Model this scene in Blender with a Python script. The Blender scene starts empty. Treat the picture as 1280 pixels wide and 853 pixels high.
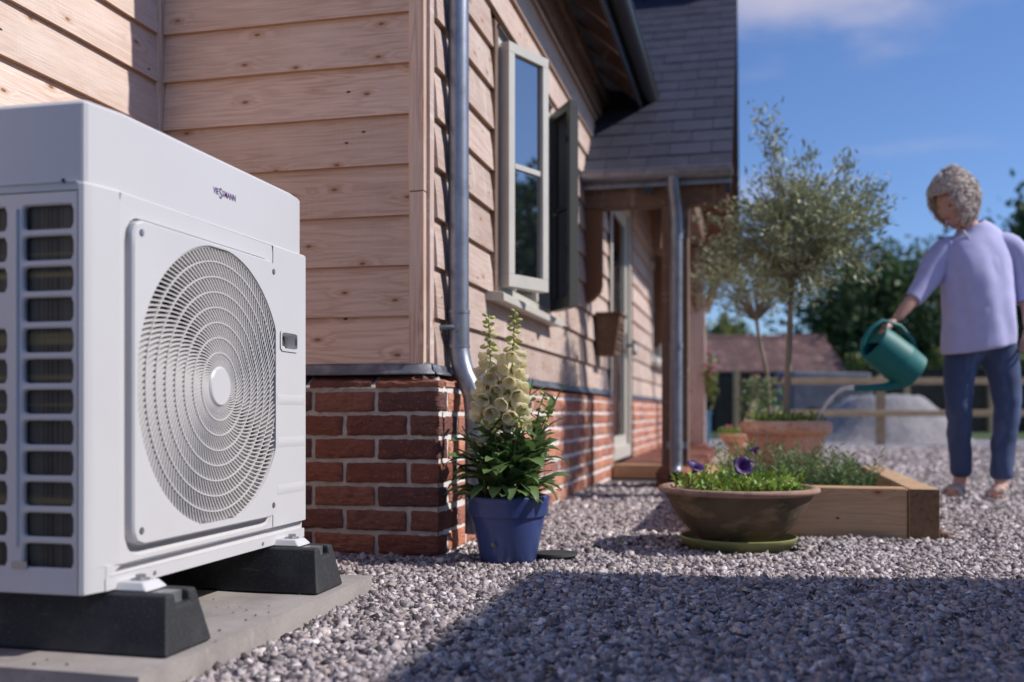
import bpy, bmesh, math, random
import numpy as np
from mathutils import Vector, Matrix, noise as mnoise
R_ = math.radians
random.seed(7); rng = np.random.default_rng(11)
C = bpy.context.scene.collection
sc = bpy.context.scene

# ------------------------------------------------------------------ camera
TH = math.atan(298/1250.0)
cam_d = bpy.data.cameras.new("Camera"); cam = bpy.data.objects.new("Camera", cam_d); C.objects.link(cam)
cam.location = (0, 0, .455); cam.rotation_euler = (R_(90), 0, TH)
cam_d.sensor_width = 36; cam_d.lens = 1250/1280*36; cam_d.shift_y = 89.5/1280
cam_d.clip_start = .02; cam_d.clip_end = 3000
cam_d.dof.use_dof = True; cam_d.dof.focus_distance = 2.5; cam_d.dof.aperture_fstop = 2.1; cam_d.dof.aperture_blades = 9
sc.camera = cam
# ------------------------------------------------------------------ sky, sun, exposure
SUN_EL, SUN_AZ = R_(40.5), R_(8.5)          # azimuth measured from +x towards +y
world = bpy.data.worlds.new("World"); sc.world = world; world.use_nodes = True
wn, wl = world.node_tree.nodes, world.node_tree.links
wn.clear()
wo = wn.new('ShaderNodeOutputWorld'); bg = wn.new('ShaderNodeBackground'); sky = wn.new('ShaderNodeTexSky')
sky.sky_type = 'NISHITA'; sky.sun_disc = False; sky.sun_elevation = SUN_EL; sky.sun_rotation = R_(90)-SUN_AZ
sky.altitude = 50; sky.air_density = 1.0; sky.dust_density = .3; sky.ozone_density = 1.6
bg.inputs['Strength'].default_value = .118
# thin clouds: noise on the viewing direction, projected on a flat layer
tc = wn.new('ShaderNodeTexCoord'); sep = wn.new('ShaderNodeSeparateXYZ'); wl.new(tc.outputs['Generated'], sep.inputs[0])
zz = wn.new('ShaderNodeMath'); zz.operation = 'ADD'; wl.new(sep.outputs['Z'], zz.inputs[0]); zz.inputs[1].default_value = .12
dx = wn.new('ShaderNodeMath'); dx.operation = 'DIVIDE'; wl.new(sep.outputs['X'], dx.inputs[0]); wl.new(zz.outputs[0], dx.inputs[1])
dy = wn.new('ShaderNodeMath'); dy.operation = 'DIVIDE'; wl.new(sep.outputs['Y'], dy.inputs[0]); wl.new(zz.outputs[0], dy.inputs[1])
cmb = wn.new('ShaderNodeCombineXYZ'); wl.new(dx.outputs[0], cmb.inputs[0]); wl.new(dy.outputs[0], cmb.inputs[1])
cn = wn.new('ShaderNodeTexNoise'); cn.inputs['Scale'].default_value = .75; cn.inputs['Detail'].default_value = 7; cn.inputs['Roughness'].default_value = .55
cmap = wn.new('ShaderNodeMapping'); cmap.inputs['Location'].default_value = (2.1, .55, 0); cmap.inputs['Scale'].default_value = (.8, 1.2, 1)
wl.new(cmb.outputs[0], cmap.inputs[0]); wl.new(cmap.outputs[0], cn.inputs['Vector'])
cr = wn.new('ShaderNodeValToRGB'); cr.color_ramp.elements[0].position = .55; cr.color_ramp.elements[1].position = .80
cr.color_ramp.elements[0].color = (0, 0, 0, 1); cr.color_ramp.elements[1].color = (.62, .62, .62, 1)
wl.new(cn.outputs['Fac'], cr.inputs[0])
sb = wn.new('ShaderNodeVectorMath'); sb.operation = 'SUBTRACT'; sb.inputs[1].default_value = (.08, 1.62, 0); wl.new(cmb.outputs[0], sb.inputs[0])
sv_ = wn.new('ShaderNodeVectorMath'); sv_.operation = 'MULTIPLY'; sv_.inputs[1].default_value = (1.15, 1, 1); wl.new(sb.outputs[0], sv_.inputs[0])
ln_ = wn.new('ShaderNodeVectorMath'); ln_.operation = 'LENGTH'; wl.new(sv_.outputs[0], ln_.inputs[0])
cn2 = wn.new('ShaderNodeTexNoise'); cn2.inputs['Scale'].default_value = 2.6; cn2.inputs['Detail'].default_value = 6; wl.new(cmb.outputs[0], cn2.inputs['Vector'])
nm = wn.new('ShaderNodeMath'); nm.operation = 'MULTIPLY_ADD'; wl.new(cn2.outputs['Fac'], nm.inputs[0]); nm.inputs[1].default_value = -.75; wl.new(ln_.outputs['Value'], nm.inputs[2])
mk = wn.new('ShaderNodeMapRange'); mk.interpolation_type = 'SMOOTHSTEP'; wl.new(nm.outputs[0], mk.inputs[0]); mk.inputs[1].default_value = .16; mk.inputs[2].default_value = -.16; mk.inputs[3].default_value = 0; mk.inputs[4].default_value = .75
mxc = wn.new('ShaderNodeMath'); mxc.operation = 'MAXIMUM'; wl.new(cr.outputs[0], mxc.inputs[0]); wl.new(mk.outputs[0], mxc.inputs[1])
cmx = wn.new('ShaderNodeMix'); cmx.data_type = 'RGBA'; wl.new(mxc.outputs[0], cmx.inputs[0]); cmx.inputs[7].default_value = (5.0, 4.7, 5.6, 1)
tint = wn.new('ShaderNodeMix'); tint.data_type = 'RGBA'; tint.blend_type = 'MULTIPLY'; tint.inputs[0].default_value = 1; tint.inputs[7].default_value = (.61, .755, 1.05, 1)
wl.new(sky.outputs[0], tint.inputs[6]); wl.new(tint.outputs[2], cmx.inputs[6]); wl.new(cmx.outputs[2], bg.inputs['Color']); wl.new(bg.outputs[0], wo.inputs[0])

sun_d = bpy.data.lights.new("Sun", 'SUN'); sun_d.energy = 4.2; sun_d.angle = R_(.53); sun_d.color = (1, .95, .89)
sun = bpy.data.objects.new("Sun", sun_d); C.objects.link(sun)
sdir = Vector((math.cos(SUN_EL)*math.cos(SUN_AZ), math.cos(SUN_EL)*math.sin(SUN_AZ), math.sin(SUN_EL)))
sun.rotation_euler = (-sdir).to_track_quat('-Z', 'Y').to_euler(); sun.location = (8, 2, 8)
sc.view_settings.view_transform = 'Standard'; sc.view_settings.look = 'None'
sc.view_settings.exposure = 0.12; sc.view_settings.gamma = 1.0; sc.view_settings.use_curve_mapping = False
sc.render.engine = 'CYCLES'
sc.cycles.use_denoising = True
try: sc.cycles.denoiser = 'OPENIMAGEDENOISE'
except Exception: pass
sc.cycles.max_bounces = 8; sc.cycles.sample_clamp_indirect = 6

# ------------------------------------------------------------------ helpers
RV, FV = Vector((math.cos(TH), math.sin(TH))), Vector((-math.sin(TH), math.cos(TH)))
def W(u, v, z=0.0):                          # point u metres sideways and v metres straight ahead of the camera
    p = RV*u + FV*v; return (p.x, p.y, z)

class MB:
    def __init__(s): s.v = []; s.f = []; s.uv = {}
    def add(s, vs, fs):
        b = len(s.v); s.v.extend([tuple(p) for p in vs]); s.f.extend([tuple(b+i for i in f) for f in fs]); return b
    def hexa(s, p):                          # 8 corners: bottom 4 ccw, top 4 ccw
        return s.add(p, [(3,2,1,0),(4,5,6,7),(0,1,5,4),(1,2,6,5),(2,3,7,6),(3,0,4,7)])
    def box(s, x0, x1, y0, y1, z0, z1):
        return s.hexa([(x0,y0,z0),(x1,y0,z0),(x1,y1,z0),(x0,y1,z0),(x0,y0,z1),(x1,y0,z1),(x1,y1,z1),(x0,y1,z1)])
    def boxm(s, c, h, m=None):               # centre, half sizes, 3x3 matrix
        ps = [Vector((sx*h[0], sy*h[1], sz*h[2])) for sz in (-1,1) for sx, sy in ((-1,-1),(1,-1),(1,1),(-1,1))]
        if m: ps = [m @ p for p in ps]
        return s.hexa([tuple(p+Vector(c)) for p in ps])
    def prism(s, poly, axis, lo, hi):        # closed outline in the two other axes, extruded along axis
        def P(a, b, t): return {'x': (t, a, b), 'y': (a, t, b), 'z': (a, b, t)}[axis]
        n = len(poly)
        vs = [P(a, b, lo) for a, b in poly] + [P(a, b, hi) for a, b in poly]
        fs = [tuple(range(n-1, -1, -1)), tuple(range(n, 2*n))] + [(i, (i+1) % n, n+(i+1) % n, n+i) for i in range(n)]
        return s.add(vs, fs)
    def tube(s, pts, r, n=10, cap=True, flat=None):
        pts = [Vector(p) for p in pts]; k = len(pts)
        rs = r if isinstance(r, (list, tuple)) else [r]*k
        vs = []; t0 = (pts[1]-pts[0]).normalized()
        up = Vector((0,0,1)) if abs(t0.z) < .9 else Vector((1,0,0))
        nrm = (up - t0*up.dot(t0)).normalized()
        for i in range(k):
            t = ((pts[min(i+1,k-1)]-pts[max(i-1,0)])).normalized()
            nrm = (nrm - t*nrm.dot(t)); nrm = nrm.normalized() if nrm.length > 1e-6 else Vector((1,0,0))
            bi = t.cross(nrm)
            for j in range(n):
                a = 2*math.pi*j/n
                vs.append(pts[i] + (nrm*math.cos(a) + bi*math.sin(a)*(flat or 1))*rs[i])
        fs = [(i*n+j, i*n+(j+1) % n, (i+1)*n+(j+1) % n, (i+1)*n+j) for i in range(k-1) for j in range(n)]
        if cap: fs += [tuple(range(n-1,-1,-1)), tuple(range((k-1)*n, k*n))]
        return s.add(vs, fs)
    def lathe(s, prof, n=40, o=(0,0,0), wob=0.0, seed=0):
        vs = []
        for r, z in prof:
            for j in range(n):
                a = 2*math.pi*j/n
                rr = r*(1 + wob*mnoise.noise(Vector((math.cos(a)*1.5+seed, math.sin(a)*1.5, z*6)))) if r > 0 else 0
                zz_ = z + (wob*.25*r*mnoise.noise(Vector((math.cos(a)*4+seed, math.sin(a)*4, 3))) if wob else 0)
                vs.append((o[0]+rr*math.cos(a), o[1]+rr*math.sin(a), o[2]+zz_))
        k = len(prof)
        fs = [(i*n+j, i*n+(j+1) % n, (i+1)*n+(j+1) % n, (i+1)*n+j) for i in range(k-1) for j in range(n)]
        fs += [tuple(range(n-1,-1,-1))]
        return s.add(vs, fs)
    def ball(s, c, r, n=10, m=6, sc3=(1,1,1)):
        vs = [(c[0], c[1], c[2]-r*sc3[2])]; 
        for i in range(1, m):
            ph = -math.pi/2 + math.pi*i/m
            for j in range(n):
                a = 2*math.pi*j/n; vs.append((c[0]+r*sc3[0]*math.cos(ph)*math.cos(a), c[1]+r*sc3[1]*math.cos(ph)*math.sin(a), c[2]+r*sc3[2]*math.sin(ph)))
        vs.append((c[0], c[1], c[2]+r*sc3[2])); L = len(vs)-1
        fs = [(0, 1+(j+1) % n, 1+j) for j in range(n)]
        for i in range(m-2):
            for j in range(n): fs.append((1+i*n+j, 1+i*n+(j+1) % n, 1+(i+1)*n+(j+1) % n, 1+(i+1)*n+j))
        fs += [(1+(m-2)*n+j, 1+(m-2)*n+(j+1) % n, L) for j in range(n)]
        return s.add(vs, fs)
    def build(s, name, mat, parent=None, smooth=None, bevel=None, segs=2):
        me = bpy.data.meshes.new(name); me.from_pydata(s.v, [], s.f)
        return finish(me, name, mat, parent, smooth, bevel, segs, s.uv)

def finish(me, name, mat, parent=None, smooth=None, bevel=None, segs=2, uvd=None):
    ob = bpy.data.objects.new(name, me)
    if uvd:
        ul = me.uv_layers.new(name="UVMap"); li = 0
        for pi, p in enumerate(me.polygons):
            u = uvd.get(pi)
            for k, l in enumerate(p.loop_indices):
                if u: ul.data[l].uv = u[k]
    if mat: me.materials.append(mat)
    if smooth is not None:
        me.polygons.foreach_set('use_smooth', [True]*len(me.polygons)); me.update()
        try: me.set_sharp_from_angle(angle=R_(smooth))
        except Exception: pass
    C.objects.link(ob)
    if bevel:
        b = ob.modifiers.new('Bevel', 'BEVEL'); b.width = bevel; b.segments = segs; b.limit_method = 'ANGLE'; b.angle_limit = R_(35)
        if smooth is None:
            me.polygons.foreach_set('use_smooth', [True]*len(me.polygons)); 
            try: me.set_sharp_from_angle(angle=R_(50))
            except Exception: pass
            b.harden_normals = True
    if parent is not None:
        ob.parent = parent
        if parent.type == 'EMPTY': ob.matrix_parent_inverse = Matrix.Translation(parent.location).inverted()
        elif parent.parent is None: ob.matrix_parent_inverse = Matrix.Translation(parent.location).inverted()
    return ob

def rebase(ob):                              # put a single-mesh thing's origin at the middle of its base
    vs = np.empty(len(ob.data.vertices)*3, 'f'); ob.data.vertices.foreach_get('co', vs); vs = vs.reshape(-1,3)
    c = (vs.min(0)+vs.max(0))/2; c[2] = vs[:,2].min(); vs -= c
    ob.data.vertices.foreach_set('co', vs.ravel().copy()); ob.location = [float(t) for t in c]; ob.data.update(); return ob

def thing(name, label, cat, loc=(0,0,0), group=None, kind=None):
    o = bpy.data.objects.new(name, None); C.objects.link(o); o.location = loc; o.empty_display_size = .1
    return tag(o, label, cat, group, kind)
def tag(o, label=None, cat=None, group=None, kind=None):
    if label: o['label'] = label
    if cat: o['category'] = cat
    if group: o['group'] = group
    if kind: o['kind'] = kind
    return o

# ------------------------------------------------------------------ materials
def lk(t, a, b): t.links.new(a, b)
def pm(name, col, rough=.6, metal=0.0, var=(), island=0.0, hue=0.0, bump=(), spec=.5, coat=0.0, coords='Object', translucent=0.0, ior=None, ramp=None, alpha=None):
    m = bpy.data.materials.new(name); m.use_nodes = True; t = m.node_tree; N = t.nodes
    b = N['Principled BSDF']; out = N['Material Output']
    b.inputs['Roughness'].default_value = rough; b.inputs['Metallic'].default_value = metal
    b.inputs['Specular IOR Level'].default_value = spec; b.inputs['Coat Weight'].default_value = coat
    if ior: b.inputs['IOR'].default_value = ior
    tcn = N.new('ShaderNodeTexCoord'); co = tcn.outputs[coords]
    geo = N.new('ShaderNodeNewGeometry')
    cur = None
    if ramp:
        rp = N.new('ShaderNodeValToRGB'); el = rp.color_ramp.elements
        while len(el) < len(ramp): el.new(.5)
        for e, (p, c_) in zip(el, ramp): e.position = p; e.color = (*c_, 1)
        lk(t, geo.outputs['Random Per Island'], rp.inputs[0]); cur = rp.outputs[0]
    else:
        rgb = N.new('ShaderNodeRGB'); rgb.outputs[0].default_value = (*col, 1); cur = rgb.outputs[0]
    if island or hue:
        hs = N.new('ShaderNodeHueSaturation'); lk(t, cur, hs.inputs['Color'])
        mr = N.new('ShaderNodeMapRange'); lk(t, geo.outputs['Random Per Island'], mr.inputs[0]); mr.inputs[3].default_value = 1-island; mr.inputs[4].default_value = 1+island
        lk(t, mr.outputs[0], hs.inputs['Value'])
        if hue:
            w = N.new('ShaderNodeTexWhiteNoise'); w.noise_dimensions = '1D'; lk(t, geo.outputs['Random Per Island'], w.inputs['W'])
            m2 = N.new('ShaderNodeMapRange'); lk(t, w.outputs[0], m2.inputs[0]); m2.inputs[3].default_value = .5-hue; m2.inputs[4].default_value = .5+hue
            lk(t, m2.outputs[0], hs.inputs['Hue'])
        cur = hs.outputs[0]
    for sc_, c2, lo, hi, *rest in var:
        nz = N.new('ShaderNodeTexNoise'); nz.inputs['Detail'].default_value = rest[0] if rest else 5
        nz.inputs['Roughness'].default_value = .62
        if isinstance(sc_, tuple):
            mp = N.new('ShaderNodeMapping'); mp.inputs['Scale'].default_value = sc_; lk(t, co, mp.inputs[0]); lk(t, mp.outputs[0], nz.inputs['Vector']); nz.inputs['Scale'].default_value = 1
        else:
            lk(t, co, nz.inputs['Vector']); nz.inputs['Scale'].default_value = sc_
        mr = N.new('ShaderNodeMapRange'); lk(t, nz.outputs['Fac'], mr.inputs[0]); mr.inputs[1].default_value = lo; mr.inputs[2].default_value = hi
        mx = N.new('ShaderNodeMix'); mx.data_type = 'RGBA'; lk(t, mr.outputs[0], mx.inputs[0]); lk(t, cur, mx.inputs[6]); mx.inputs[7].default_value = (*c2, 1)
        cur = mx.outputs[2]
    lk(t, cur, b.inputs['Base Color'])
    prev = None
    for sc_, st, dist, *rest in bump:
        nz = N.new('ShaderNodeTexNoise'); nz.inputs['Detail'].default_value = rest[0] if rest else 4
        if isinstance(sc_, tuple):
            mp = N.new('ShaderNodeMapping'); mp.inputs['Scale'].default_value = sc_; lk(t, co, mp.inputs[0]); lk(t, mp.outputs[0], nz.inputs['Vector']); nz.inputs['Scale'].default_value = 1
        else:
            lk(t, co, nz.inputs['Vector']); nz.inputs['Scale'].default_value = sc_
        bp = N.new('ShaderNodeBump'); bp.inputs['Strength'].default_value = st; bp.inputs['Distance'].default_value = dist
        lk(t, nz.outputs['Fac'], bp.inputs['Height'])
        if prev: lk(t, prev, bp.inputs['Normal'])
        prev = bp.outputs[0]
    if prev: lk(t, prev, b.inputs['Normal'])
    if translucent:
        tr = N.new('ShaderNodeBsdfTranslucent'); lk(t, cur, tr.inputs[0])
        ms = N.new('ShaderNodeMixShader'); ms.inputs[0].default_value = translucent
        lk(t, b.outputs[0], ms.inputs[1]); lk(t, tr.outputs[0], ms.inputs[2]); lk(t, ms.outputs[0], out.inputs[0])
    return m

def wood_mat(name, base, dark, pale, knot=(.20,.085,.04), rough=.75, streak=0.0, knots=True, island=.2, silver=None, under=None):
    """sawn timber on UV metres (u along the grain): grain, growth rings, knots, nail-head dots"""
    m = bpy.data.materials.new(name); m.use_nodes = True; t = m.node_tree; N = t.nodes; b = N['Principled BSDF']
    b.inputs['Roughness'].default_value = rough; b.inputs['Specular IOR Level'].default_value = .25
    uv = N.new('ShaderNodeTexCoord'); geo = N.new('ShaderNodeNewGeometry')
    def mapped(s3, src=None):
        mp = N.new('ShaderNodeMapping'); mp.inputs['Scale'].default_value = s3; lk(t, src or uv.outputs['UV'], mp.inputs[0]); return mp.outputs[0]
    def nz(vec, det=4, ro=.6, dist=0):
        n = N.new('ShaderNodeTexNoise'); n.inputs['Scale'].default_value = 1; n.inputs['Detail'].default_value = det; n.inputs['Roughness'].default_value = ro
        n.inputs['Distortion'].default_value = dist; lk(t, vec, n.inputs['Vector']); return n.outputs['Fac']
    def rng_(src, a, b_, c_=0., d=1.):
        r = N.new('ShaderNodeMapRange'); lk(t, src, r.inputs[0]); r.inputs[1].default_value = a; r.inputs[2].default_value = b_; r.inputs[3].default_value = c_; r.inputs[4].default_value = d; return r.outputs[0]
    def mix(f, a, b_):
        x = N.new('ShaderNodeMix'); x.data_type = 'RGBA'
        if isinstance(f, float): x.inputs[0].default_value = f
        else: lk(t, f, x.inputs[0])
        lk(t, a, x.inputs[6])
        if isinstance(b_, tuple): x.inputs[7].default_value = (*b_, 1)
        else: lk(t, b_, x.inputs[7])
        return x.outputs[2]
    def math_(op, a, b_=None, v=None):
        x = N.new('ShaderNodeMath'); x.operation = op; lk(t, a, x.inputs[0])
        if b_ is not None: lk(t, b_, x.inputs[1])
        elif v is not None: x.inputs[1].default_value = v
        return x.outputs[0]
    rgb = N.new('ShaderNodeRGB'); rgb.outputs[0].default_value = (*base, 1)
    hs = N.new('ShaderNodeHueSaturation'); lk(t, rgb.outputs[0], hs.inputs['Color']); lk(t, rng_(geo.outputs['Random Per Island'], 0, 1, 1-island, 1+island), hs.inputs['Value'])
    cur = hs.outputs[0]
    # knots: cells stretched along the grain
    vo = N.new('ShaderNodeTexVoronoi'); vo.voronoi_dimensions = '2D'; vo.inputs['Scale'].default_value = 1; lk(t, mapped((4.8, 10.5, 1)), vo.inputs['Vector'])
    kd = vo.outputs['Distance']
    ksel = rng_(N_sep(t, vo.outputs['Color']), .52, .54)          # only some cells carry a knot
    # rings flow around the knots
    warp = math_('MULTIPLY', rng_(kd, 0, .35, 1, 0), ksel)
    ringv = nz(mapped((1.1, 17, 1)), 3, .5, .5)
    ring = math_('ADD', math_('MULTIPLY', ringv, v=16.0), math_('MULTIPLY', warp, v=3.0))
    rs = math_('SINE', math_('MULTIPLY', ring, v=3.2)); rings = rng_(rs, -.2, 1)
    cur = mix(math_('MULTIPLY', rings, v=.4), cur, dark)
    fine = nz(mapped((5, 160, 1)), 3); cur = mix(math_('MULTIPLY', rng_(fine, .45, .72), v=.5), cur, dark)
    saw = nz(mapped((150, 5, 1)), 2); cur = mix(math_('MULTIPLY', rng_(saw, .55, .75), v=.18), cur, pale)
    blot = nz(mapped((2.2, 4.5, 1)), 4); cur = mix(math_('MULTIPLY', rng_(blot, .42, .72), v=.55), cur, pale)
    if silver: cur = mix(math_('MULTIPLY', rng_(nz(mapped((1.1, 7, 1)), 5), .45, .7), v=.6), cur, silver)
    if streak:                                                     # pale run marks down the face
        st = nz(mapped((26, 3.2, 1)), 3, .5, .2); cur = mix(math_('MULTIPLY', rng_(st, .60, .68), v=streak), cur, (.72, .66, .60))
    if knots:
        halo = math_('MULTIPLY', rng_(kd, .07, .16, 1, 0), ksel); cur = mix(math_('MULTIPLY', halo, v=.6), cur, (base[0]*.72, base[1]*.55, base[2]*.42))
        kk = math_('MULTIPLY', rng_(kd, .035, .06, 1, 0), ksel); cur = mix(math_('MULTIPLY', kk, v=.85), cur, knot)
        v2 = N.new('ShaderNodeTexVoronoi'); v2.voronoi_dimensions = '2D'; v2.inputs['Scale'].default_value = 1; lk(t, mapped((3.0, 6.3, 1)), v2.inputs['Vector'])
        dot = math_('MULTIPLY', rng_(v2.outputs['Distance'], .018, .026, 1, 0), rng_(N_sep(t, v2.outputs['Color']), .5, .51)); cur = mix(dot, cur, (.03, .025, .03))
    if under:                                                      # sawn undersides have not weathered
        sx_ = N.new('ShaderNodeSeparateXYZ'); lk(t, geo.outputs['Normal'], sx_.inputs[0]); cur = mix(math_('MULTIPLY', rng_(sx_.outputs['Z'], -.5, -.8), v=.85), cur, under)
    lk(t, cur, b.inputs['Base Color'])
    bp = N.new('ShaderNodeBump'); bp.inputs['Strength'].default_value = .8; bp.inputs['Distance'].default_value = .003; lk(t, fine, bp.inputs['Height'])
    bp2 = N.new('ShaderNodeBump'); bp2.inputs['Strength'].default_value = .35; bp2.inputs['Distance'].default_value = .0015; lk(t, saw, bp2.inputs['Height']); lk(t, bp.outputs[0], bp2.inputs['Normal'])
    lk(t, bp2.outputs[0], b.inputs['Normal'])
    return m
def N_sep(t, colsock):
    s = t.nodes.new('ShaderNodeSeparateColor'); lk(t, colsock, s.inputs[0]); return s.outputs[0]

M = {}
M['clad'] = wood_mat('larch_cladding', (.68,.475,.36), (.40,.235,.16), (.74,.57,.46), under=(.50,.27,.13))
M['clad_sun'] = wood_mat('larch_cladding_weathered', (.53,.405,.345), (.34,.22,.165), (.62,.52,.47), streak=.5, under=(.45,.24,.115))
M['clad_pale'] = wood_mat('larch_cladding_pale', (.74,.58,.49), (.50,.33,.24), (.80,.68,.60), under=(.50,.27,.13))
M['oak'] = wood_mat('oak_frame', (.19,.115,.08), (.09,.05,.035), (.27,.19,.15), knots=False, streak=.15)
M['oak_dark'] = wood_mat('oak_soffit', (.24,.11,.055), (.12,.055,.03), (.30,.15,.08), knots=False)
M['sleeper'] = wood_mat('softwood_sleeper', (.54,.34,.195), (.31,.175,.09), (.63,.45,.29), rough=.8)
M['rail_wood'] = pm('fence_rail_wood', (.45,.33,.2), .8, var=[((6,6,40), (.3,.2,.12), .4, .7)])
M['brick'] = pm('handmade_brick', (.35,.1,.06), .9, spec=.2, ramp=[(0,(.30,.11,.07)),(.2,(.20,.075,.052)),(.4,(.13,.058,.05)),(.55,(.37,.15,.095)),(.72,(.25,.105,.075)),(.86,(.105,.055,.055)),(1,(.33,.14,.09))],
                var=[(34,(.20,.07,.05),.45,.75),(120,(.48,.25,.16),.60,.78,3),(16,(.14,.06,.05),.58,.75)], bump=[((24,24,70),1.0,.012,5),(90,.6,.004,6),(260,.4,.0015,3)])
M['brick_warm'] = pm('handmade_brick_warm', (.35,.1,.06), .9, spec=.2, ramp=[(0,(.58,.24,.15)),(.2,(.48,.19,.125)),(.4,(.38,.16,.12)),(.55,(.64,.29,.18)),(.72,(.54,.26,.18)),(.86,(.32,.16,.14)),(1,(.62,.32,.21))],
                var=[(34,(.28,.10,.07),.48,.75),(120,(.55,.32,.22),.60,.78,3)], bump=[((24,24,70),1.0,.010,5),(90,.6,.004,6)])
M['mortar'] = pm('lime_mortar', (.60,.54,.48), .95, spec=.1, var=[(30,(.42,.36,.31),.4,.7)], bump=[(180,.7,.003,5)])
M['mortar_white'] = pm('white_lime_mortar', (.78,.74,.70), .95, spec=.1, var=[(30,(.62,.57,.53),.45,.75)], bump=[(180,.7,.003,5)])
M['gap_shade'] = pm('gravel_gap_shade', (.07,.065,.066), .95, var=[(90,(.16,.15,.15),.5,.7)], bump=[(90,1,.01)])  # dark underlay: the shade between the stones is put into its colour
M['end_grain'] = pm('sleeper_end_grain', (.22,.125,.07), .9, var=[((60,4,60),(.12,.07,.04),.45,.7),(9,(.28,.17,.10),.5,.75)])
M['lead'] = pm('lead_flashing', (.11,.115,.135), .45, .3, var=[(14,(.24,.25,.28),.5,.75),(60,(.07,.07,.085),.55,.75)], bump=[(9,.5,.01),(60,.2,.002)])
M['zinc'] = pm('galvanised_pipe', (.27,.285,.33), .42, .7, var=[(18,(.2,.21,.25),.45,.7),((50,50,3),(.38,.4,.45),.55,.75)], bump=[(30,.08,.003)])
M['zinc_dark'] = pm('dark_gutter', (.022,.022,.027), .4)
M['slate'] = pm('roof_slate', (.034,.035,.058), .68, island=.16, hue=.01, spec=.4, var=[(9,(.055,.055,.08),.5,.75),(45,(.04,.04,.055),.55,.75)], bump=[(40,.35,.004)])
M['paint'] = pm('pale_stone_paint', (.56,.53,.465), .42, var=[(6,(.51,.48,.42),.4,.7)])
M['paint_shaded'] = pm('shaded_sash_paint', (.085,.085,.072), .45)  # far casement: the shade on its face is put into a darker colour
M['seal'] = pm('dark_gap', (.02,.02,.022), .7)
M['glass'] = pm('window_glass', (.006,.008,.012), .015, spec=1.0, ior=2.6)
M['ac_white'] = pm('powder_coated_white', (.60,.59,.60), .36, spec=.45, bump=[(900,.05,.0004,2)], var=[(3,(.575,.565,.575),.4,.7)])
M['ac_grille'] = pm('grille_plastic', (.57,.55,.54), .5)
M['ac_dark'] = pm('fan_black', (.012,.012,.02), .5)
M['coil'] = pm('coil_fins', (.075,.073,.062), .55, .3, var=[((330,3,1),(.025,.025,.022),.45,.6,1),((1,1,55),(.17,.14,.07),.58,.72,1)], bump=[((330,3,1),.6,.003,1)])
M['rubber'] = pm('recycled_rubber', (.022,.023,.026), .72, var=[(240,(.06,.06,.065),.57,.70,2),(9,(.055,.053,.052),.5,.72),((5,60,60),(.09,.088,.085),.66,.76)], bump=[(220,.35,.002,3)])
M['steel'] = pm('zinc_steel', (.45,.45,.47), .35, .8)
M['concrete'] = pm('concrete_slab', (.36,.325,.305), .9, spec=.2, var=[(5,(.26,.235,.22),.42,.66),(22,(.42,.39,.37),.6,.75),(150,(.22,.2,.19),.6,.75,3)], bump=[(160,.4,.002,4)])
M['logo'] = pm('logo_purple', (.10,.03,.16), .4)
M['blue_glaze'] = pm('blue_glaze', (.043,.07,.21), .34, coat=.25, var=[(11,(.055,.088,.25),.45,.7),((30,30,6),(.10,.12,.23),.6,.78)], bump=[(60,.08,.002)])
M['terracotta'] = pm('terracotta', (.76,.42,.27), .82, var=[(9,(.82,.54,.40),.45,.7),(40,(.42,.2,.12),.5,.75)], bump=[(90,.15,.002)])
M['old_terracotta'] = pm('weathered_terracotta', (.135,.09,.052), .88, var=[(7,(.07,.055,.03),.42,.62),((9,9,22),(.27,.18,.10),.54,.70),(12,(.10,.10,.05),.58,.75)], bump=[(60,.4,.004),(9,.4,.01)])
M['rim_clay'] = pm('worn_clay_rim', (.36,.22,.16), .9, var=[(25,(.22,.13,.09),.45,.7)], bump=[(60,.5,.004)])
M['saucer'] = pm('olive_plastic', (.30,.31,.12), .5, var=[(20,(.25,.26,.11),.4,.7)])
M['soil'] = pm('soil', (.055,.038,.026), .95, var=[(60,(.12,.085,.06),.5,.72)], bump=[(60,.9,.02,6)])
M['leaf_fox'] = pm('foxglove_leaf', (.13,.21,.07), .42, island=.35, hue=.02, translucent=.22, spec=.45)
M['stem'] = pm('green_stem', (.11,.17,.055), .55, island=.2)
M['petal'] = pm('cream_petal', (.92,.86,.63), .55, island=.1, translucent=.5, var=[(160,(.92,.87,.66),.4,.7,2)])
M['bud'] = pm('green_bud', (.42,.46,.13), .5, island=.3, translucent=.15)
M['bowl_leaf'] = pm('petunia_leaf', (.24,.35,.06), .5, island=.4, hue=.03, translucent=.25)
M['bed_leaf'] = pm('grey_green_leaf', (.15,.22,.085), .55, island=.4, hue=.025, translucent=.25)
M['purple'] = pm('purple_petal', (.055,.012,.13), .5, translucent=.25, var=[(60,(.03,.008,.08),.45,.7)])
M['olive'] = pm('olive_leaf', (.32,.34,.19), .45, island=.45, hue=.02, translucent=.2)
M['bark'] = pm('olive_bark', (.30,.25,.19), .9, var=[((20,20,5),(.17,.14,.1),.45,.7)], bump=[((50,50,12),.6,.006)])
M['tree_dark'] = pm('dark_foliage', (.075,.125,.042), .55, island=.5, hue=.02, translucent=.2)
M['tree_mid'] = pm('mid_foliage', (.16,.20,.05), .55, island=.4, hue=.02, translucent=.2)
M['tree_bark'] = pm('brown_bark', (.10,.07,.05), .9, bump=[(14,.6,.03)])
M['teal'] = pm('teal_plastic', (.0,.15,.145), .55, var=[(12,(.0,.14,.135),.4,.7)])
M['skin'] = pm('skin', (.56,.32,.24), .5, var=[(14,(.60,.30,.24),.5,.75)])
M['skin'].node_tree.nodes['Principled BSDF'].inputs['Subsurface Weight'].default_value = .12
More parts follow.
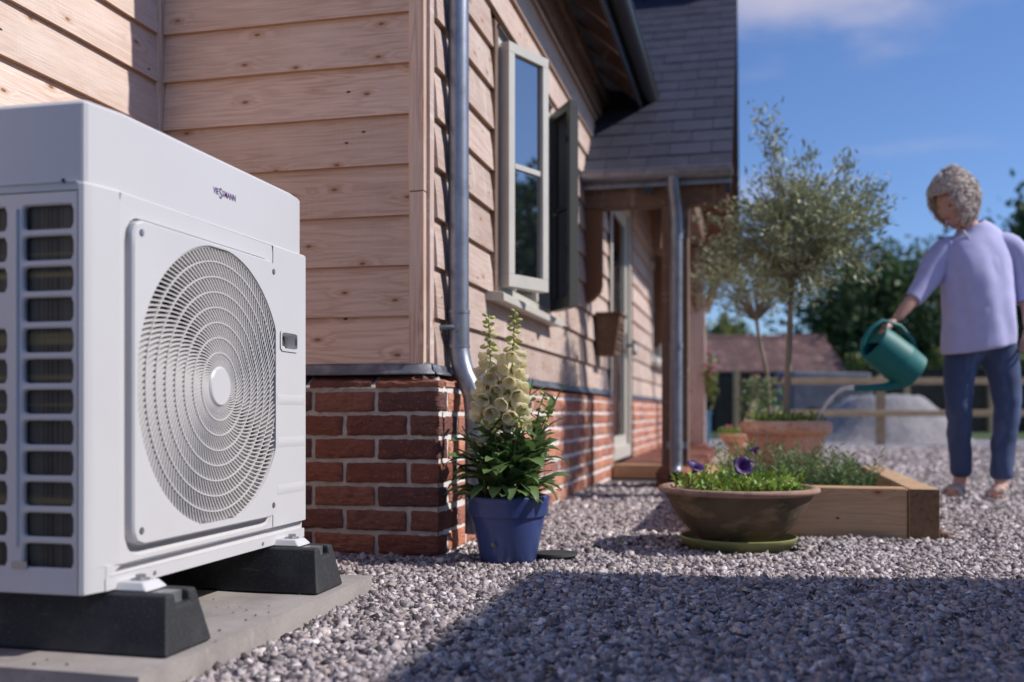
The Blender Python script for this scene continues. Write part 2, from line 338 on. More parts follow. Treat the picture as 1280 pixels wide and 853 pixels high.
M['hair'] = pm('blond_grey_hair', (.60,.50,.43), .5, island=.45, var=[((60,60,8),(.62,.55,.50),.45,.7),((40,40,6),(.26,.20,.16),.6,.78)])
M['knit'] = pm('lilac_knit', (.47,.46,.72), .9, var=[(20,(.52,.51,.76),.4,.7)], bump=[((300,300,120),.3,.002,2)])
M['denim'] = pm('blue_denim', (.045,.07,.155), .85, var=[((10,10,4),(.10,.15,.29),.5,.75),(300,(.09,.12,.22),.55,.7,2)], bump=[(400,.2,.001)])
M['sandal'] = pm('sandal_leather', (.62,.55,.53), .6, var=[(40,(.3,.26,.26),.4,.7)])
M['eye'] = pm('eye', (.05,.04,.035), .15)
M['lip'] = pm('lip', (.46,.17,.15), .45)
M['black_fence'] = pm('black_stained_boards', (.012,.014,.014), .8, var=[(5,(.025,.028,.027),.45,.7)])
M['roof_tile'] = pm('old_clay_tiles', (.20,.115,.105), .9, island=.45, hue=.02, var=[(1.2,(.13,.07,.06),.4,.65),(3.5,(.33,.26,.2),.66,.76)])
M['boards_barn'] = pm('barn_boards', (.03,.03,.03), .85)
M['tarp'] = pm('grey_tarpaulin', (.10,.105,.13), .6, var=[(3,(.13,.135,.16),.4,.7)], bump=[(4,.3,.05)])
M['barrel'] = pm('blue_barrel', (.03,.09,.16), .5)
M['box_clay'] = pm('brown_wall_box', (.135,.075,.05), .85, var=[(25,(.2,.12,.08),.5,.75)], bump=[(60,.4,.004)])
M['sign_dark'] = pm('dark_slate_sign', (.03,.03,.035), .4)
M['sign_white'] = pm('sign_white', (.7,.7,.7), .5)
M['render'] = pm('painted_render', (.55,.53,.50), .9, var=[(2,(.48,.46,.43),.4,.7)])
M['paver'] = pm('sandstone_paver', (.46,.36,.28), .88, island=.2, var=[(6,(.36,.28,.23),.45,.7)], bump=[(40,.3,.004)])
M['water'] = pm('water', (.9,.92,.95), .08, ior=1.33); M['water'].node_tree.nodes['Principled BSDF'].inputs['Transmission Weight'].default_value = .45
M['net'] = pm('net_curtain', (.62,.62,.60), .9, translucent=.3)

# gravel on the ground sheet (seen between and beyond the loose stones)
def ground_mat():
    m = bpy.data.materials.new('gravel_ground'); m.use_nodes = True; t = m.node_tree; N = t.nodes; b = N['Principled BSDF']; b.inputs['Roughness'].default_value = .85; b.inputs['Specular IOR Level'].default_value = .25
    g = N.new('ShaderNodeNewGeometry')
    v = N.new('ShaderNodeTexVoronoi'); v.inputs['Scale'].default_value = 58; lk(t, g.outputs['Position'], v.inputs['Vector'])
    r = N.new('ShaderNodeValToRGB'); el = r.color_ramp.elements
    for _ in range(3): el.new(.5)
    for e, (p, c_) in zip(el, [(0,(.06,.055,.06)),(.25,(.22,.2,.205)),(.6,(.38,.35,.355)),(.85,(.48,.45,.455)),(1,(.62,.6,.6))]): e.position = p; e.color = (*c_, 1)
    lk(t, N_sep(t, v.outputs['Color']), r.inputs[0])
    n = N.new('ShaderNodeTexNoise'); n.inputs['Scale'].default_value = 1.3; n.inputs['Detail'].default_value = 5; lk(t, g.outputs['Position'], n.inputs['Vector'])
    mr = N.new('ShaderNodeMapRange'); lk(t, n.outputs['Fac'], mr.inputs[0]); mr.inputs[1].default_value = .3; mr.inputs[2].default_value = .7; mr.inputs[3].default_value = .82; mr.inputs[4].default_value = 1.12
    hs = N.new('ShaderNodeHueSaturation'); lk(t, r.outputs[0], hs.inputs['Color']); lk(t, mr.outputs[0], hs.inputs['Value']); lk(t, hs.outputs[0], b.inputs['Base Color'])
    bp = N.new('ShaderNodeBump'); bp.inputs['Strength'].default_value = 1; bp.inputs['Distance'].default_value = .012; bp.invert = True; lk(t, v.outputs['Distance'], bp.inputs['Height']); lk(t, bp.outputs[0], b.inputs['Normal'])
    return m
M['ground'] = ground_mat()
def stone_mat():
    m = bpy.data.materials.new('gravel_stone'); m.use_nodes = True; t = m.node_tree; N = t.nodes; b = N['Principled BSDF']; b.inputs['Roughness'].default_value = .8; b.inputs['Specular IOR Level'].default_value = .3
    a = N.new('ShaderNodeAttribute'); a.attribute_name = 'tone'
    n = N.new('ShaderNodeTexNoise'); n.inputs['Scale'].default_value = 140; n.inputs['Detail'].default_value = 4
    g = N.new('ShaderNodeNewGeometry'); lk(t, g.outputs['Position'], n.inputs['Vector'])
    mr = N.new('ShaderNodeMapRange'); lk(t, n.outputs['Fac'], mr.inputs[0]); mr.inputs[1].default_value = .3; mr.inputs[2].default_value = .7; mr.inputs[3].default_value = .75; mr.inputs[4].default_value = 1.2
    hs = N.new('ShaderNodeHueSaturation'); lk(t, a.outputs['Color'], hs.inputs['Color']); lk(t, mr.outputs[0], hs.inputs['Value']); lk(t, hs.outputs[0], b.inputs['Base Color'])
    return m
M['stone'] = stone_mat()
M['lawn'] = pm('lawn', (.06,.105,.025), .9, coords='Object', var=[(.8,(.10,.13,.04),.4,.7),(30,(.04,.075,.02),.45,.7)], bump=[(60,.8,.03)])
# ------------------------------------------------------------------ ground, lawn, gravel
AX, AY = -1.961, 3.033                        # timber planes: wall A x, wall B y
CX = -1.003                                   # timber plane of the long wall C
BX, BY = -.941, 2.971                         # brick faces of C and B
def ground_z(x, y): return .012*mnoise.noise(Vector((x*.9, y*.9, 0))) 
mb = MB(); n = 70
xs = [-400,-60,-12,-5] + list(np.linspace(-3, 4, 50)) + [6,12,60,400]; ys = [-400,-60,-8] + list(np.linspace(-.5, 9, 62)) + [12,18,40,120,900]
vs = [(x, y, (ground_z(x, y) if (-3 <= x <= 4 and -.5 <= y <= 9) else 0)-(.017 if (-3 <= x <= 4 and -.5 <= y <= 7.2) else .006)) for y in ys for x in xs]; nx = len(xs)
mb.add(vs, [(j*nx+i, j*nx+i+1, (j+1)*nx+i+1, (j+1)*nx+i) for j in range(len(ys)-1) for i in range(nx-1)])
g = mb.build('ground', M['ground'], smooth=60); tag(g, kind='structure')
mb = MB(); n = 60; mb.add([(-2.4+5.4*i/n, .2+7.2*j/n, ground_z(-2.4+5.4*i/n, .2+7.2*j/n)-.0125) for j in range(n+1) for i in range(n+1)], [(j*(n+1)+i, j*(n+1)+i+1, (j+1)*(n+1)+i+1, (j+1)*(n+1)+i) for j in range(n) for i in range(n)]); tag(mb.build('gap_shade_ground', M['gap_shade'], smooth=60), kind='structure')
mb = MB(); mb.add([W(-60,17.2,.006), W(200,17.2,.006), W(200,700,.006), W(-60,700,.006)], [(0,1,2,3)])
tag(mb.build('lawn', M['lawn']), kind='structure')

TPX, TPY = W(.274*5.4, 5.4)[:2]
def blocked(x, y):
    if -2.1 < x < -.915 and 1.365 < y < 2.372: return True           # slab
    if x < BX+.004 and y > BY-.004: return True                      # house
    if x < -1.9: return True
    if (x+.72)**2+(y-2.97)**2 < .088**2: return True                 # blue pot
    if (x+.04)**2+(y-3.44)**2 < .198**2: return True                  # saucer
    if -.16 < x < .70 and 3.76 < y < 5.4: return True                # raised bed
    if -.57 < x < -.33 and 5.93 < y < 6.27: return True
    if -1.0 < x < .17 and 6.33 < y < 11.7: return True
    if (x-TPX)**2+(y-TPY)**2 < .17**2: return True
    return False
def gravel():
    CUBE = np.array([(-1,-1,-1),(1,-1,-1),(1,1,-1),(-1,1,-1),(-1,-1,1),(1,-1,1),(1,1,1),(-1,1,1)], float)*.72
    base = CUBE
    tri = np.array([(0,2,1),(0,3,2),(4,5,6),(4,6,7),(0,1,5),(0,5,4),(1,2,6),(1,6,5),(2,3,7),(2,7,6),(3,0,4),(3,4,7)])
    pts = []; 
    for v0, v1, dens, sz in ((1.15, 2.2, 25000, .0068), (2.2, 3.2, 23000, .0067), (3.2, 4.6, 15000, .0074), (4.6, 7.5, 5600, .0100), (7.5, 13.0, 1300, .0150)):
        lo, hi = -.62*v1-.1, .66*v1+.25
        cnt = int((hi-lo)*(v1-v0)*dens); u = rng.uniform(lo, hi, cnt); v = rng.uniform(v0, v1, cnt)
        for a, b in zip(u, v):
            if a < -.62*b-.1 or a > .62*b+.3: continue
            p = RV*a + FV*b
            if blocked(p.x, p.y): continue
            pts.append((p.x, p.y, sz))
    pts = np.array(pts); K = len(pts)
    s = pts[:,2]*np.exp(np.clip(rng.normal(0, .34, K), -.8, .6)); ax = np.stack([s*rng.uniform(1.0,1.5,K), s*rng.uniform(.7,1.05,K), s*rng.uniform(.45,.85,K)], 1)
    jit = base[None]*(1+np.clip(rng.normal(0, .2, (K,8,1)),-.35,.3)); jit = (jit+np.clip(rng.normal(0,.2,(K,8,3)),-.33,.33))*ax[:,None,:]
    q = rng.normal(size=(K,4)); q[:,1:3] *= .33; q /= np.linalg.norm(q, axis=1)[:,None]; w,x,y,z = q.T
    Rm = np.stack([1-2*(y*y+z*z),2*(x*y-z*w),2*(x*z+y*w),2*(x*y+z*w),1-2*(x*x+z*z),2*(y*z-x*w),2*(x*z-y*w),2*(y*z+x*w),1-2*(x*x+y*y)],1).reshape(K,3,3)
    co = np.einsum('kij,knj->kni', Rm, jit)
    gz = np.array([ground_z(a, b) for a, b in pts[:,:2]])
    co[:,:,0] += pts[:,0,None]; co[:,:,1] += pts[:,1,None]; co[:,:,2] += (gz + rng.uniform(-.011, .006, K))[:,None]
    co = co.reshape(-1,3); fc = (tri[None]+(np.arange(K)*8)[:,None,None]).reshape(-1)
    me = bpy.data.meshes.new('gravel_stones'); me.vertices.add(len(co)); me.vertices.foreach_set('co', co.ravel())
    nf = K*12; me.loops.add(nf*3); me.loops.foreach_set('vertex_index', fc); me.polygons.add(nf)
    me.polygons.foreach_set('loop_start', np.arange(nf)*3); me.polygons.foreach_set('loop_total', np.full(nf, 3)); me.update(calc_edges=True)
    pal = np.array([(.42,.385,.39),(.31,.28,.285),(.53,.49,.49),(.20,.18,.187),(.70,.665,.66),(.47,.40,.37),(.085,.078,.08),(.36,.33,.35)]); pw = [.23,.18,.19,.14,.08,.05,.08,.05]
    t = pal[rng.choice(len(pal), K, p=pw)]*np.array([.99,.935,.925])*rng.uniform(.8,1.12,(K,1)); cols = np.ones((K*8,4)); cols[:,:3] = np.repeat(t, 8, 0)
    at = me.attributes.new('tone', 'FLOAT_COLOR', 'POINT'); at.data.foreach_set('color', cols.ravel())
    me.materials.append(M['stone']); ob = bpy.data.objects.new('gravel_stones', me); C.objects.link(ob)
    tag(ob, 'loose purple grey gravel spread over the yard', 'gravel', kind='stuff')
gravel()

# ------------------------------------------------------------------ house
house = thing('timber_clad_house', 'larch clad house on a red brick plinth with slate porch', 'house', (-2.5, 6, 0))
class Frame:                                  # wall coordinates: u along, z up, n out of the wall
    def __init__(s, o, du, dn): s.o, s.du, s.dn = Vector(o), Vector(du), Vector(dn)
    def __call__(s, u, z, nn): p = s.o + s.du*u + s.dn*nn; return (p.x, p.y, z)
FA = Frame((AX, 0, 0), (0,1,0), (1,0,0)); FB = Frame((0, AY, 0), (1,0,0), (0,-1,0)); FC = Frame((CX, 0, 0), (0,1,0), (1,0,0))

def cladding(name, F, u0, u1, z0, z1, holes=(), mat='clad', flip=False, seed=0, joints=()):
    """feather-edge boards; holes = (u0,u1,z0,z1) left open"""
    mb = MB(); ex = .161; k = 0; r = random.Random(seed)
    z = z0
    while z < z1:
        spans = [(u0, u1)]
        for h0, h1, hz0, hz1 in holes:
            if z+ex*.5 > hz0 and z+ex*.5 < hz1:
                spans = [q for a, b in spans for q in ((a, min(b, h0)), (max(a, h1), b)) if q[1]-q[0] > .01]
        cut = []
        for a, b in spans:
            js = sorted(j for j in [q + r.uniform(-.8,.8) for q in joints] if a+.3 < j < b-.3); e = [a]+js+[b]
            cut += [(e[i]+(.001 if i else 0), e[i+1]) for i in range(len(e)-1)]
        for a, b in cut:
            m = max(2, int((b-a)/.12)); ru, rv = r.uniform(0, 50), r.uniform(0, 50); off = r.uniform(-.002, .002); base = len(mb.v); vs = []
            for i in range(m+1):
                u = a+(b-a)*i/m; w = .0022*mnoise.noise(Vector((u*2.1, k*7.3+seed, 0)))
                zb = z+w+off; nb = .024+.003*mnoise.noise(Vector((u*1.3, k*3.1, 5+seed)))
                for zz_, nn in ((zb, .002), (zb, nb), (z+ex*.55, nb*.6+.003), (z+ex+.012, .005), (z+ex+.012, 0)): vs.append(F(u, zz_, nn))
            fs = []
            for i in range(m):
                for j in range(4):
                    q = (i*5+j, i*5+j+1, (i+1)*5+j+1, (i+1)*5+j); fs.append(q if not flip else q[::-1])
            fs += [tuple(range(5)) if flip else tuple(range(4,-1,-1)), tuple(m*5+j for j in (range(4,-1,-1) if flip else range(5)))]
            f0 = len(mb.f); mb.add(vs, fs)
            for fi in range(f0, len(mb.f)):
                uvs = []
                for vi in mb.f[fi]:
                    l = vi-base; i, j = divmod(l, 5); uu = a+(b-a)*i/m
                    uvs.append((uu+ru, rv+(-.02, 0, ex*.55, ex+.012, ex+.03)[j]))
                mb.uv[fi] = uvs
        z += ex; k += 1
    return mb.build(name, M[mat], house, smooth=25)
def timber(mb, F, u0, u1, z0, z1, n0, n1, along='u', rv=None):
    """a sawn timber in wall coordinates with grain uv"""
    ps = [F(u0,z0,n0),F(u1,z0,n0),F(u1,z0,n1),F(u0,z0,n1),F(u0,z1,n0),F(u1,z1,n0),F(u1,z1,n1),F(u0,z1,n1)]
    return timber_hexa(mb, ps, rv)
def timber_hexa(mb, ps, rv=None):
    base = len(mb.v); f0 = len(mb.f); mb.hexa(ps); P = [Vector(p) for p in ps]; ru = random.uniform(0,40) if rv is None else rv
    e = [((P[1]-P[0]).length, P[1]-P[0]), ((P[3]-P[0]).length, P[3]-P[0]), ((P[4]-P[0]).length, P[4]-P[0])]; L = max(e, key=lambda t: t[0])[1].normalized()
    for fi in range(f0, len(mb.f)):
        vsx = [Vector(mb.v[i]) for i in mb.f[fi]]; nn = (vsx[1]-vsx[0]).cross(vsx[2]-vsx[0])
        nn = nn.normalized() if nn.length > 0 else Vector((0,0,1)); v2 = nn.cross(L)
        if v2.length < .3: v2 = Vector((.3,.5,.8)).cross(nn); L2 = nn.cross(v2).normalized()
        else: L2 = L
        v2 = v2.normalized(); mb.uv[fi] = [(p.dot(L2)+ru, p.dot(v2)+ru*1.7) for p in vsx]

Z0 = .602
WIN = (3.848, 4.905, .925, 1.95); DOOR = (7.10, 8.30, 0, 2.14); WIN2 = (10.28, 11.45, .98, 2.02)
cladding('cladding_wall', FA, .5, AY-.03, Z0, 2.75, mat='clad_pale', seed=3, joints=(1.4,))
cladding('cladding_wall', FB, AX+.034, CX-.046, Z0, 2.75, seed=9, flip=False)
cladding('cladding_wall', FC, AY+.044, 13.2, Z0, 2.62, holes=[(WIN[0]-.05, WIN[1]+.03, WIN[2]-.03, WIN[3]+.05), (DOOR[0], DOOR[1], 0, DOOR[3]), WIN2], mat='clad_sun', flip=False, seed=21, joints=(6.0, 9.4))
# solid wall cores behind the boards (dark inside)
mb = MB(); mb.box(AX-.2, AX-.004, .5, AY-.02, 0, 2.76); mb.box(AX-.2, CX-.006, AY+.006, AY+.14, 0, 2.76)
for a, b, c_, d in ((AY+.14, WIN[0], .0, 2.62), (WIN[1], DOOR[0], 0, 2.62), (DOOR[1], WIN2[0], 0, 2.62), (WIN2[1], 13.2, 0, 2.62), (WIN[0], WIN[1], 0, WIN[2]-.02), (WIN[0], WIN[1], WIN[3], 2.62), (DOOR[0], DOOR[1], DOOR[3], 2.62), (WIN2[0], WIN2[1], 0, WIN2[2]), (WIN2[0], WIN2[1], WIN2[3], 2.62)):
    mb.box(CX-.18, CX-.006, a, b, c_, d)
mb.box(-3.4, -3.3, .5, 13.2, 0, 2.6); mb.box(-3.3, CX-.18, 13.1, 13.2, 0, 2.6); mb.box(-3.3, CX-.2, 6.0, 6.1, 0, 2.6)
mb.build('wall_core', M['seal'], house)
mb = MB(); mb.box(-3.2, CX-.19, 3.25, 13.0, -.01, .1); mb.build('inner_floor', M['oak_dark'], house)
# corner post, inner corner batten
mb = MB(); timber(mb, FB, CX-.050, CX, Z0-.004, 1.155, -.05, .0265); timber(mb, FB, CX-.0505, CX+.0005, 1.157, 2.75, -.05, .027)
mb.build('corner_post', M['clad'], house, bevel=.003)
mb = MB(); timber(mb, FC, AY+.000, AY+.044, Z0-.002, 2.6, -.03, .012); mb.build('corner_board', M['clad_sun'], house, bevel=.002)
mb = MB(); timber(mb, FB, AX+.002, AX+.033, Z0, 2.75, 0, .034); mb.build('corner_batten', M['clad'], house, bevel=.002)

# brickwork: every brick its own lump, joints set back
def brick(mb, x0, x1, y0, y1, z0, z1, slope=None):
    nx_, ny_, nz_ = max(2, int((x1-x0)/.013)), max(2, int((y1-y0)/.013)), 6
    key = {}; vs = []; fs = []
    so = Vector((random.uniform(0,99), random.uniform(0,99), random.uniform(0,99)))
    sk = [random.uniform(-.0025,.0025) for _ in range(4)]
    def V(i, j, k):
        q = (i, j, k)
        if q in key: return key[q]
        u, v, w = i/nx_, j/ny_, k/nz_
        p = Vector((x0+(x1-x0)*u, y0+(y1-y0)*v, z0+(z1-z0)*w))
        if slope: p = slope(p, u, v, w)
        e = sum(1 for t in (u, v, w) if t in (0, 1))
        c = Vector(((x0+x1)/2, (y0+y1)/2, (z0+z1)/2)); d = (p-c)
        if e >= 2: p -= Vector((math.copysign(.0028 if u in (0,1) else 0, d.x), math.copysign(.0028 if v in (0,1) else 0, d.y), math.copysign(.0028 if w in (0,1) else 0, d.z)))
        nv = mnoise.noise_vector(p*24+so)*.0030 + mnoise.noise_vector(p*75+so)*.0028
        p = p+nv; p.z += sk[0]*(u-.5)*2; vs.append(p); key[q] = len(vs)-1; return key[q]
    for i in range(nx_):
        for j in range(ny_): fs += [(V(i,j,0),V(i,j+1,0),V(i+1,j+1,0),V(i+1,j,0)), (V(i,j,nz_),V(i+1,j,nz_),V(i+1,j+1,nz_),V(i,j+1,nz_))]
        for k in range(nz_): fs += [(V(i,0,k),V(i+1,0,k),V(i+1,0,k+1),V(i,0,k+1)), (V(i,ny_,k),V(i,ny_,k+1),V(i+1,ny_,k+1),V(i+1,ny_,k))]
    for j in range(ny_):
        for k in range(nz_): fs += [(V(0,j,k),V(0,j,k+1),V(0,j+1,k+1),V(0,j+1,k)), (V(nx_,j,k),V(nx_,j+1,k),V(nx_,j+1,k+1),V(nx_,j,k+1))]
    mb.add(vs, fs)
courses = [(-.068+.075*i, -.003+.075*i) for i in range(8)]          # top of the last one .522
ST, HD, J = .205, .0975, .010
bb = MB(); bc = MB(); bd = MB(); RAG = .0018
def rj(): return random.uniform(-RAG, RAG)
for r_, (z0, z1) in enumerate(courses):
    odd = r_ % 2
    # wall B, from the corner towards -x
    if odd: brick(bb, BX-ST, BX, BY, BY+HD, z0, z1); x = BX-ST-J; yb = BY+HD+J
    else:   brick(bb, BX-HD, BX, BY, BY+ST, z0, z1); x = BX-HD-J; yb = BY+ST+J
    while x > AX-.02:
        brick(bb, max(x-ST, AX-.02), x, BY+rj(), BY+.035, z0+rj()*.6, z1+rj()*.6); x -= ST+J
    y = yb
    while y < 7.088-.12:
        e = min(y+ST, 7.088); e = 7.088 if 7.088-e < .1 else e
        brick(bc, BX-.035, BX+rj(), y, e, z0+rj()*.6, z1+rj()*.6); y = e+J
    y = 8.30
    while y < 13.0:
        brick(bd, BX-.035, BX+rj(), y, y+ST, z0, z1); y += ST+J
# cant course
def cantC(p, u, v, w):
    if w > .1: p.z = .5325 + (p.z-.5325)*(.55 if u > .99 else 1.0) if u > .5 else p.z
    return p
zc0, zc1 = .532, .577
def slopeB(p, u, v, w): p.z = zc0 + w*((zc1-zc0)*v + .018*(1-v)); return p
def slopeC(p, u, v, w): p.z = zc0 + w*((zc1-zc0)*(1-u) + .018*u); return p
def slopeK(p, u, v, w): t = max(0, max(u, 1-v)*1.0); t = max(u, 1-v); p.z = zc0 + w*((zc1-zc0)*(1-t) + .018*t); return p
def slopeK2(p, u, v, w):
    t = max(1-v, max(0, (u*.215-.150)/.065)); p.z = zc0 + w*((zc1-zc0)*(1-t) + .018*t); return p
brick(bb, BX-.215, BX, BY, BY+.065, zc0, zc1, slopeK2)
x = BX-.215-J
while x > AX: brick(bb, x-.215, x, BY+rj(), BY+.065, zc0, zc1, slopeB); x -= .215+J
y = BY+.065+J
while y < 7.0:
    e = min(y+.1025, 7.088); brick(bc, BX-.065, BX+rj(), y, e, zc0, zc1, slopeC); y = e+J
y = 8.30
while y < 13: brick(bd, BX-.065, BX, y, y+.1025, zc0, zc1, slopeC); y += .1125
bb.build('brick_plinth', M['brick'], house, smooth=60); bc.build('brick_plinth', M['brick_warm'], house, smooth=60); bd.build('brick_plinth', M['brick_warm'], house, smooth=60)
mb = MB(); mo = .006                          # mortar bed behind the faces, pushed out a little at joints on C
def mgrid(mb, F, u0, u1, z0, z1, nn, step=.02):
    nu, nz_ = max(1, int((u1-u0)/step)), max(1, int((z1-z0)/step))
    vs = [F(u0+(u1-u0)*i/nu, z0+(z1-z0)*j/nz_, nn+.0022*mnoise.noise(Vector((u0+(u1-u0)*i/nu*1.0, z0+(z1-z0)*j/nz_, 1))*40)) for j in range(nz_+1) for i in range(nu+1)]
    mb.add(vs, [(j*(nu+1)+i, j*(nu+1)+i+1, (j+1)*(nu+1)+i+1, (j+1)*(nu+1)+i) for j in range(nz_) for i in range(nu)])
FBb = Frame((0, BY, 0), (1,0,0), (0,-1,0)); FCb = Frame((BX, 0, 0), (0,1,0), (1,0,0))
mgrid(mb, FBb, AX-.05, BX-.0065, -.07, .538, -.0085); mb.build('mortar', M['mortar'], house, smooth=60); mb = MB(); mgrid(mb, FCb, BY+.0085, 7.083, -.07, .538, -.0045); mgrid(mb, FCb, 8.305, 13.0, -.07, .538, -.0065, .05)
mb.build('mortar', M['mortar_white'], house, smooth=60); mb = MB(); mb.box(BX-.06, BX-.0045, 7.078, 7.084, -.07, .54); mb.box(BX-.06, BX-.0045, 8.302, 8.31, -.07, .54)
mb.hexa([(AX,BY+.005,.53),(BX-.004,BY+.005,.53),(BX-.004,BY+.06,.53),(AX,BY+.06,.53),(AX,BY+.007,.543),(BX-.02,BY+.007,.543),(BX-.02,BY+.06,.57),(AX,BY+.06,.57)])
for a, b in ((BY+.02, 7.083), (8.305, 13.0)): mb.hexa([(BX-.06,a,.53),(BX-.006,a,.53),(BX-.006,b,.53),(BX-.06,b,.53),(BX-.06,a,.57),(BX-.007,a,.544),(BX-.007,b,.544),(BX-.06,b,.57)])
mb.build('mortar', M['mortar'], house, smooth=60)
# plain brick plinth of wall A
mb = MB(); 
for r_, (z0, z1) in enumerate(courses):
    y = .5 + (.107 if r_ % 2 else 0)
    while y < BY: brick(mb, AX+.03, AX+.06, y, min(y+ST, BY-.004), z0, z1); y += ST+J
mb.build('brick_plinth', M['brick'], house, smooth=60)
mb = MB(); mgrid(mb, Frame((AX+.06,0,0),(0,1,0),(1,0,0)), .5, BY, -.07, .57, -.006, .04); mb.build('mortar', M['mortar'], house)
# lead flashing along the top of the plinth: sloping sheets with a lap every metre or so
def flash(F, spans, mitre0=0, mitre1=0):
    for i, (a, b) in enumerate(spans):
        mb = MB()
        lift = .0015*(i % 2); m = max(2, int((b-a)/.08)); vs = []
        for q in range(m+1):
            u = a+(b-a)*q/m
            for j, (nn, z) in enumerate(((.044,.5735),(.042,.579),(.028,.589),(.026,.6045),(.012,.612))):
                k = 1-nn/.062
                uu = u
                if q == m and mitre1: uu = u + nn*mitre1
                if q == 0 and mitre0: uu = u + nn*mitre0
                w = .0025*mnoise.noise(Vector((u*6, j*2.0, 3))); vs.append(F(uu, z+w+lift, nn+w+lift+.004))
        mb.add(vs, [(q*5+j, q*5+j+1, (q+1)*5+j+1, (q+1)*5+j) for q in range(m) for j in range(4)])
        fl = mb.build('lead_flashing', M['lead'], house, smooth=50); so = fl.modifiers.new('Solid', 'SOLIDIFY'); so.thickness = .0025; so.offset = 0
flash(FB, [(AX, -1.45), (-1.455, CX)], 0, 1)
flash(FC, [(AY, 4.1), (4.08, 5.2), (5.18, 6.2), (6.18, 7.10)], -1, 0); flash(FC, [(8.30, 9.6), (9.58, 11), (10.98, 13)])

# downpipe on the corner, clip and swan-neck over the plinth
pipe = [(-.945,3.195,2.5),(-.945,3.195,1.5),(-.945,3.195,.76),(-.945,3.195,.70),(-.942,3.193,.66),(-.932,3.187,.615),(-.917,3.18,.575),(-.90,3.172,.545),(-.885,3.165,.51),(-.878,3.16,.46),(-.876,3.158,.40),(-.876,3.158,.06)]
mb = MB(); mb.tube(pipe, .0345, 24); dp = mb.build('downpipe', M['zinc'], house, smooth=40)
mb = MB()
for z in (.79, .675): mb.tube([(-.945,3.195,z+.006),(-.945,3.195,z-.006)], .0385, 24)
mb.tube([(-.945,3.195,.785),(-.945,3.195,.68)], .0365, 24)
mb.box(-.951,-.939,3.232,3.248,.682,.783); mb.tube([(-.952,3.195,.735),(-.952,3.150,.735),(-1.01,3.135,.735)], .008, 10); mb.tube([(-.945,3.1535,.735),(-.945,3.158,.735)], .014, 14)
mb.build('pipe_clip', M['zinc'], dp, smooth=40); mb = MB(); mb.tube([(-.945,3.195,2.2),(-.945,3.195,2.14)], .0385, 24); mb.tube([(-.945,3.195,2.17),(-1.0,3.195,2.17)], .008, 8)
mb.build('pipe_clip', M['zinc'], dp, smooth=40)

# eaves of the long wall: rafters, soffit boards, wall plate, gutter, slates
tan_m = .9
def zm(x): return 2.585 + tan_m*(-.70-x)
mb = MB()
for i in range(int((2.3)/.16)):
    x1 = -.70-.16*i; x0 = x1-.155
    timber_hexa(mb, [(x0,3.035,zm(x0)-.03),(x1,3.035,zm(x1)-.03),(x1,6.9+.0*i,zm(x1)-.03),(x0,6.9,zm(x0)-.03),(x0,3.035,zm(x0)-.008),(x1,3.035,zm(x1)-.008),(x1,6.9,zm(x1)-.008),(x0,6.9,zm(x0)-.008)])
mb.build('soffit_boards', M['oak_dark'], house)
y = 3.1; mb = MB()
while y < 6.9:
    xo, xi = -.715, -2.2
    timber_hexa(mb, [(xi,y,zm(xi)-.15),(xo,y,zm(xo)-.125),(xo,y+.055,zm(xo)-.125),(xi,y+.055,zm(xi)-.15),(xi,y,zm(xi)-.031),(xo,y,zm(xo)-.031),(xo,y+.055,zm(xo)-.031),(xi,y+.055,zm(xi)-.031)]); y += .42
mb.build('rafters', M['oak'], house, bevel=.004)
mb = MB(); timber(mb, FC, AY+.05, 7.05, 2.40, 2.52, 0, .045); timber(mb, FC, AY+.05, 7.05, 2.525, 2.60, 0, .075); mb.build('wall_plate', M['oak'], house, bevel=.004)
def gutter(mb, p0, p1, r, out):
    p0, p1, out = Vector(p0), Vector(p1), Vector(out); n = 12
    for rr in (r, r-.003):
        vs = []
        for p in (p0, p1):
            for j in range(n+1):
                a = math.pi*j/n; vs.append(p + out*math.cos(a)*rr - Vector((0,0,1))*math.sin(a)*rr)
        mb.add(vs, [(j, j+1, n+2+j, n+1+j) for j in range(n)])
    for s_, p in ((1, p0), (-1, p1)): mb.add([p + out*math.cos(math.pi*j/n)*r - Vector((0,0,1))*math.sin(math.pi*j/n)*r for j in range(n+1)], [tuple(range(n+1))])
    mb.tube([p0+out*r, p1+out*r], .006, 8)
mb = MB(); gutter(mb, (-.655,3.03,2.585), (-.655,6.80,2.572), .058, (1,0,0)); mb.box(-.716,-.7,3.03,6.85,2.46,2.60)
mb.build('gutter', M['zinc_dark'], house, smooth=40)
mb = MB(); mb.tube([(-.945,3.195,2.49),(-.93,3.195,2.53),(-.70,3.19,2.53),(-.655,3.19,2.55)], .0345, 16); mb.build('pipe_offset', M['zinc'], house, smooth=40)
def slates(name, x0, x1, dirx, P, rows, w=.25, exp=.165, clipf=None, seed=1):
    """rows of slates; P(a, t) gives the point a along the eave and t up the slope plus lift l"""
    mb = MB(); r = random.Random(seed); k = 0
    for i in range(rows):
        a = x0 - (w/2 if i % 2 else 0)
        while a < x1:
            b = min(a+w-.004, x1); aa = max(a, x0)
            if b-aa > .03 and (clipf is None or clipf((aa+b)/2, i*exp)):
                t0, t1 = i*exp + r.uniform(-.004,.004), i*exp+exp*1.9; l0, l1 = .0095+r.uniform(0,.003), .002
                mb.hexa([P(aa,t0,l0-.006),P(b,t0,l0-.006),P(b,t1,l1-.004),P(aa,t1,l1-.004),P(aa,t0,l0),P(b,t0,l0+r.uniform(-.002,.002)),P(b,t1,l1),P(aa,t1,l1)])
            a += w
    return mb.build(name, M['slate'], house)
cm, sm_ = 1/math.hypot(1, tan_m), tan_m/math.hypot(1, tan_m)
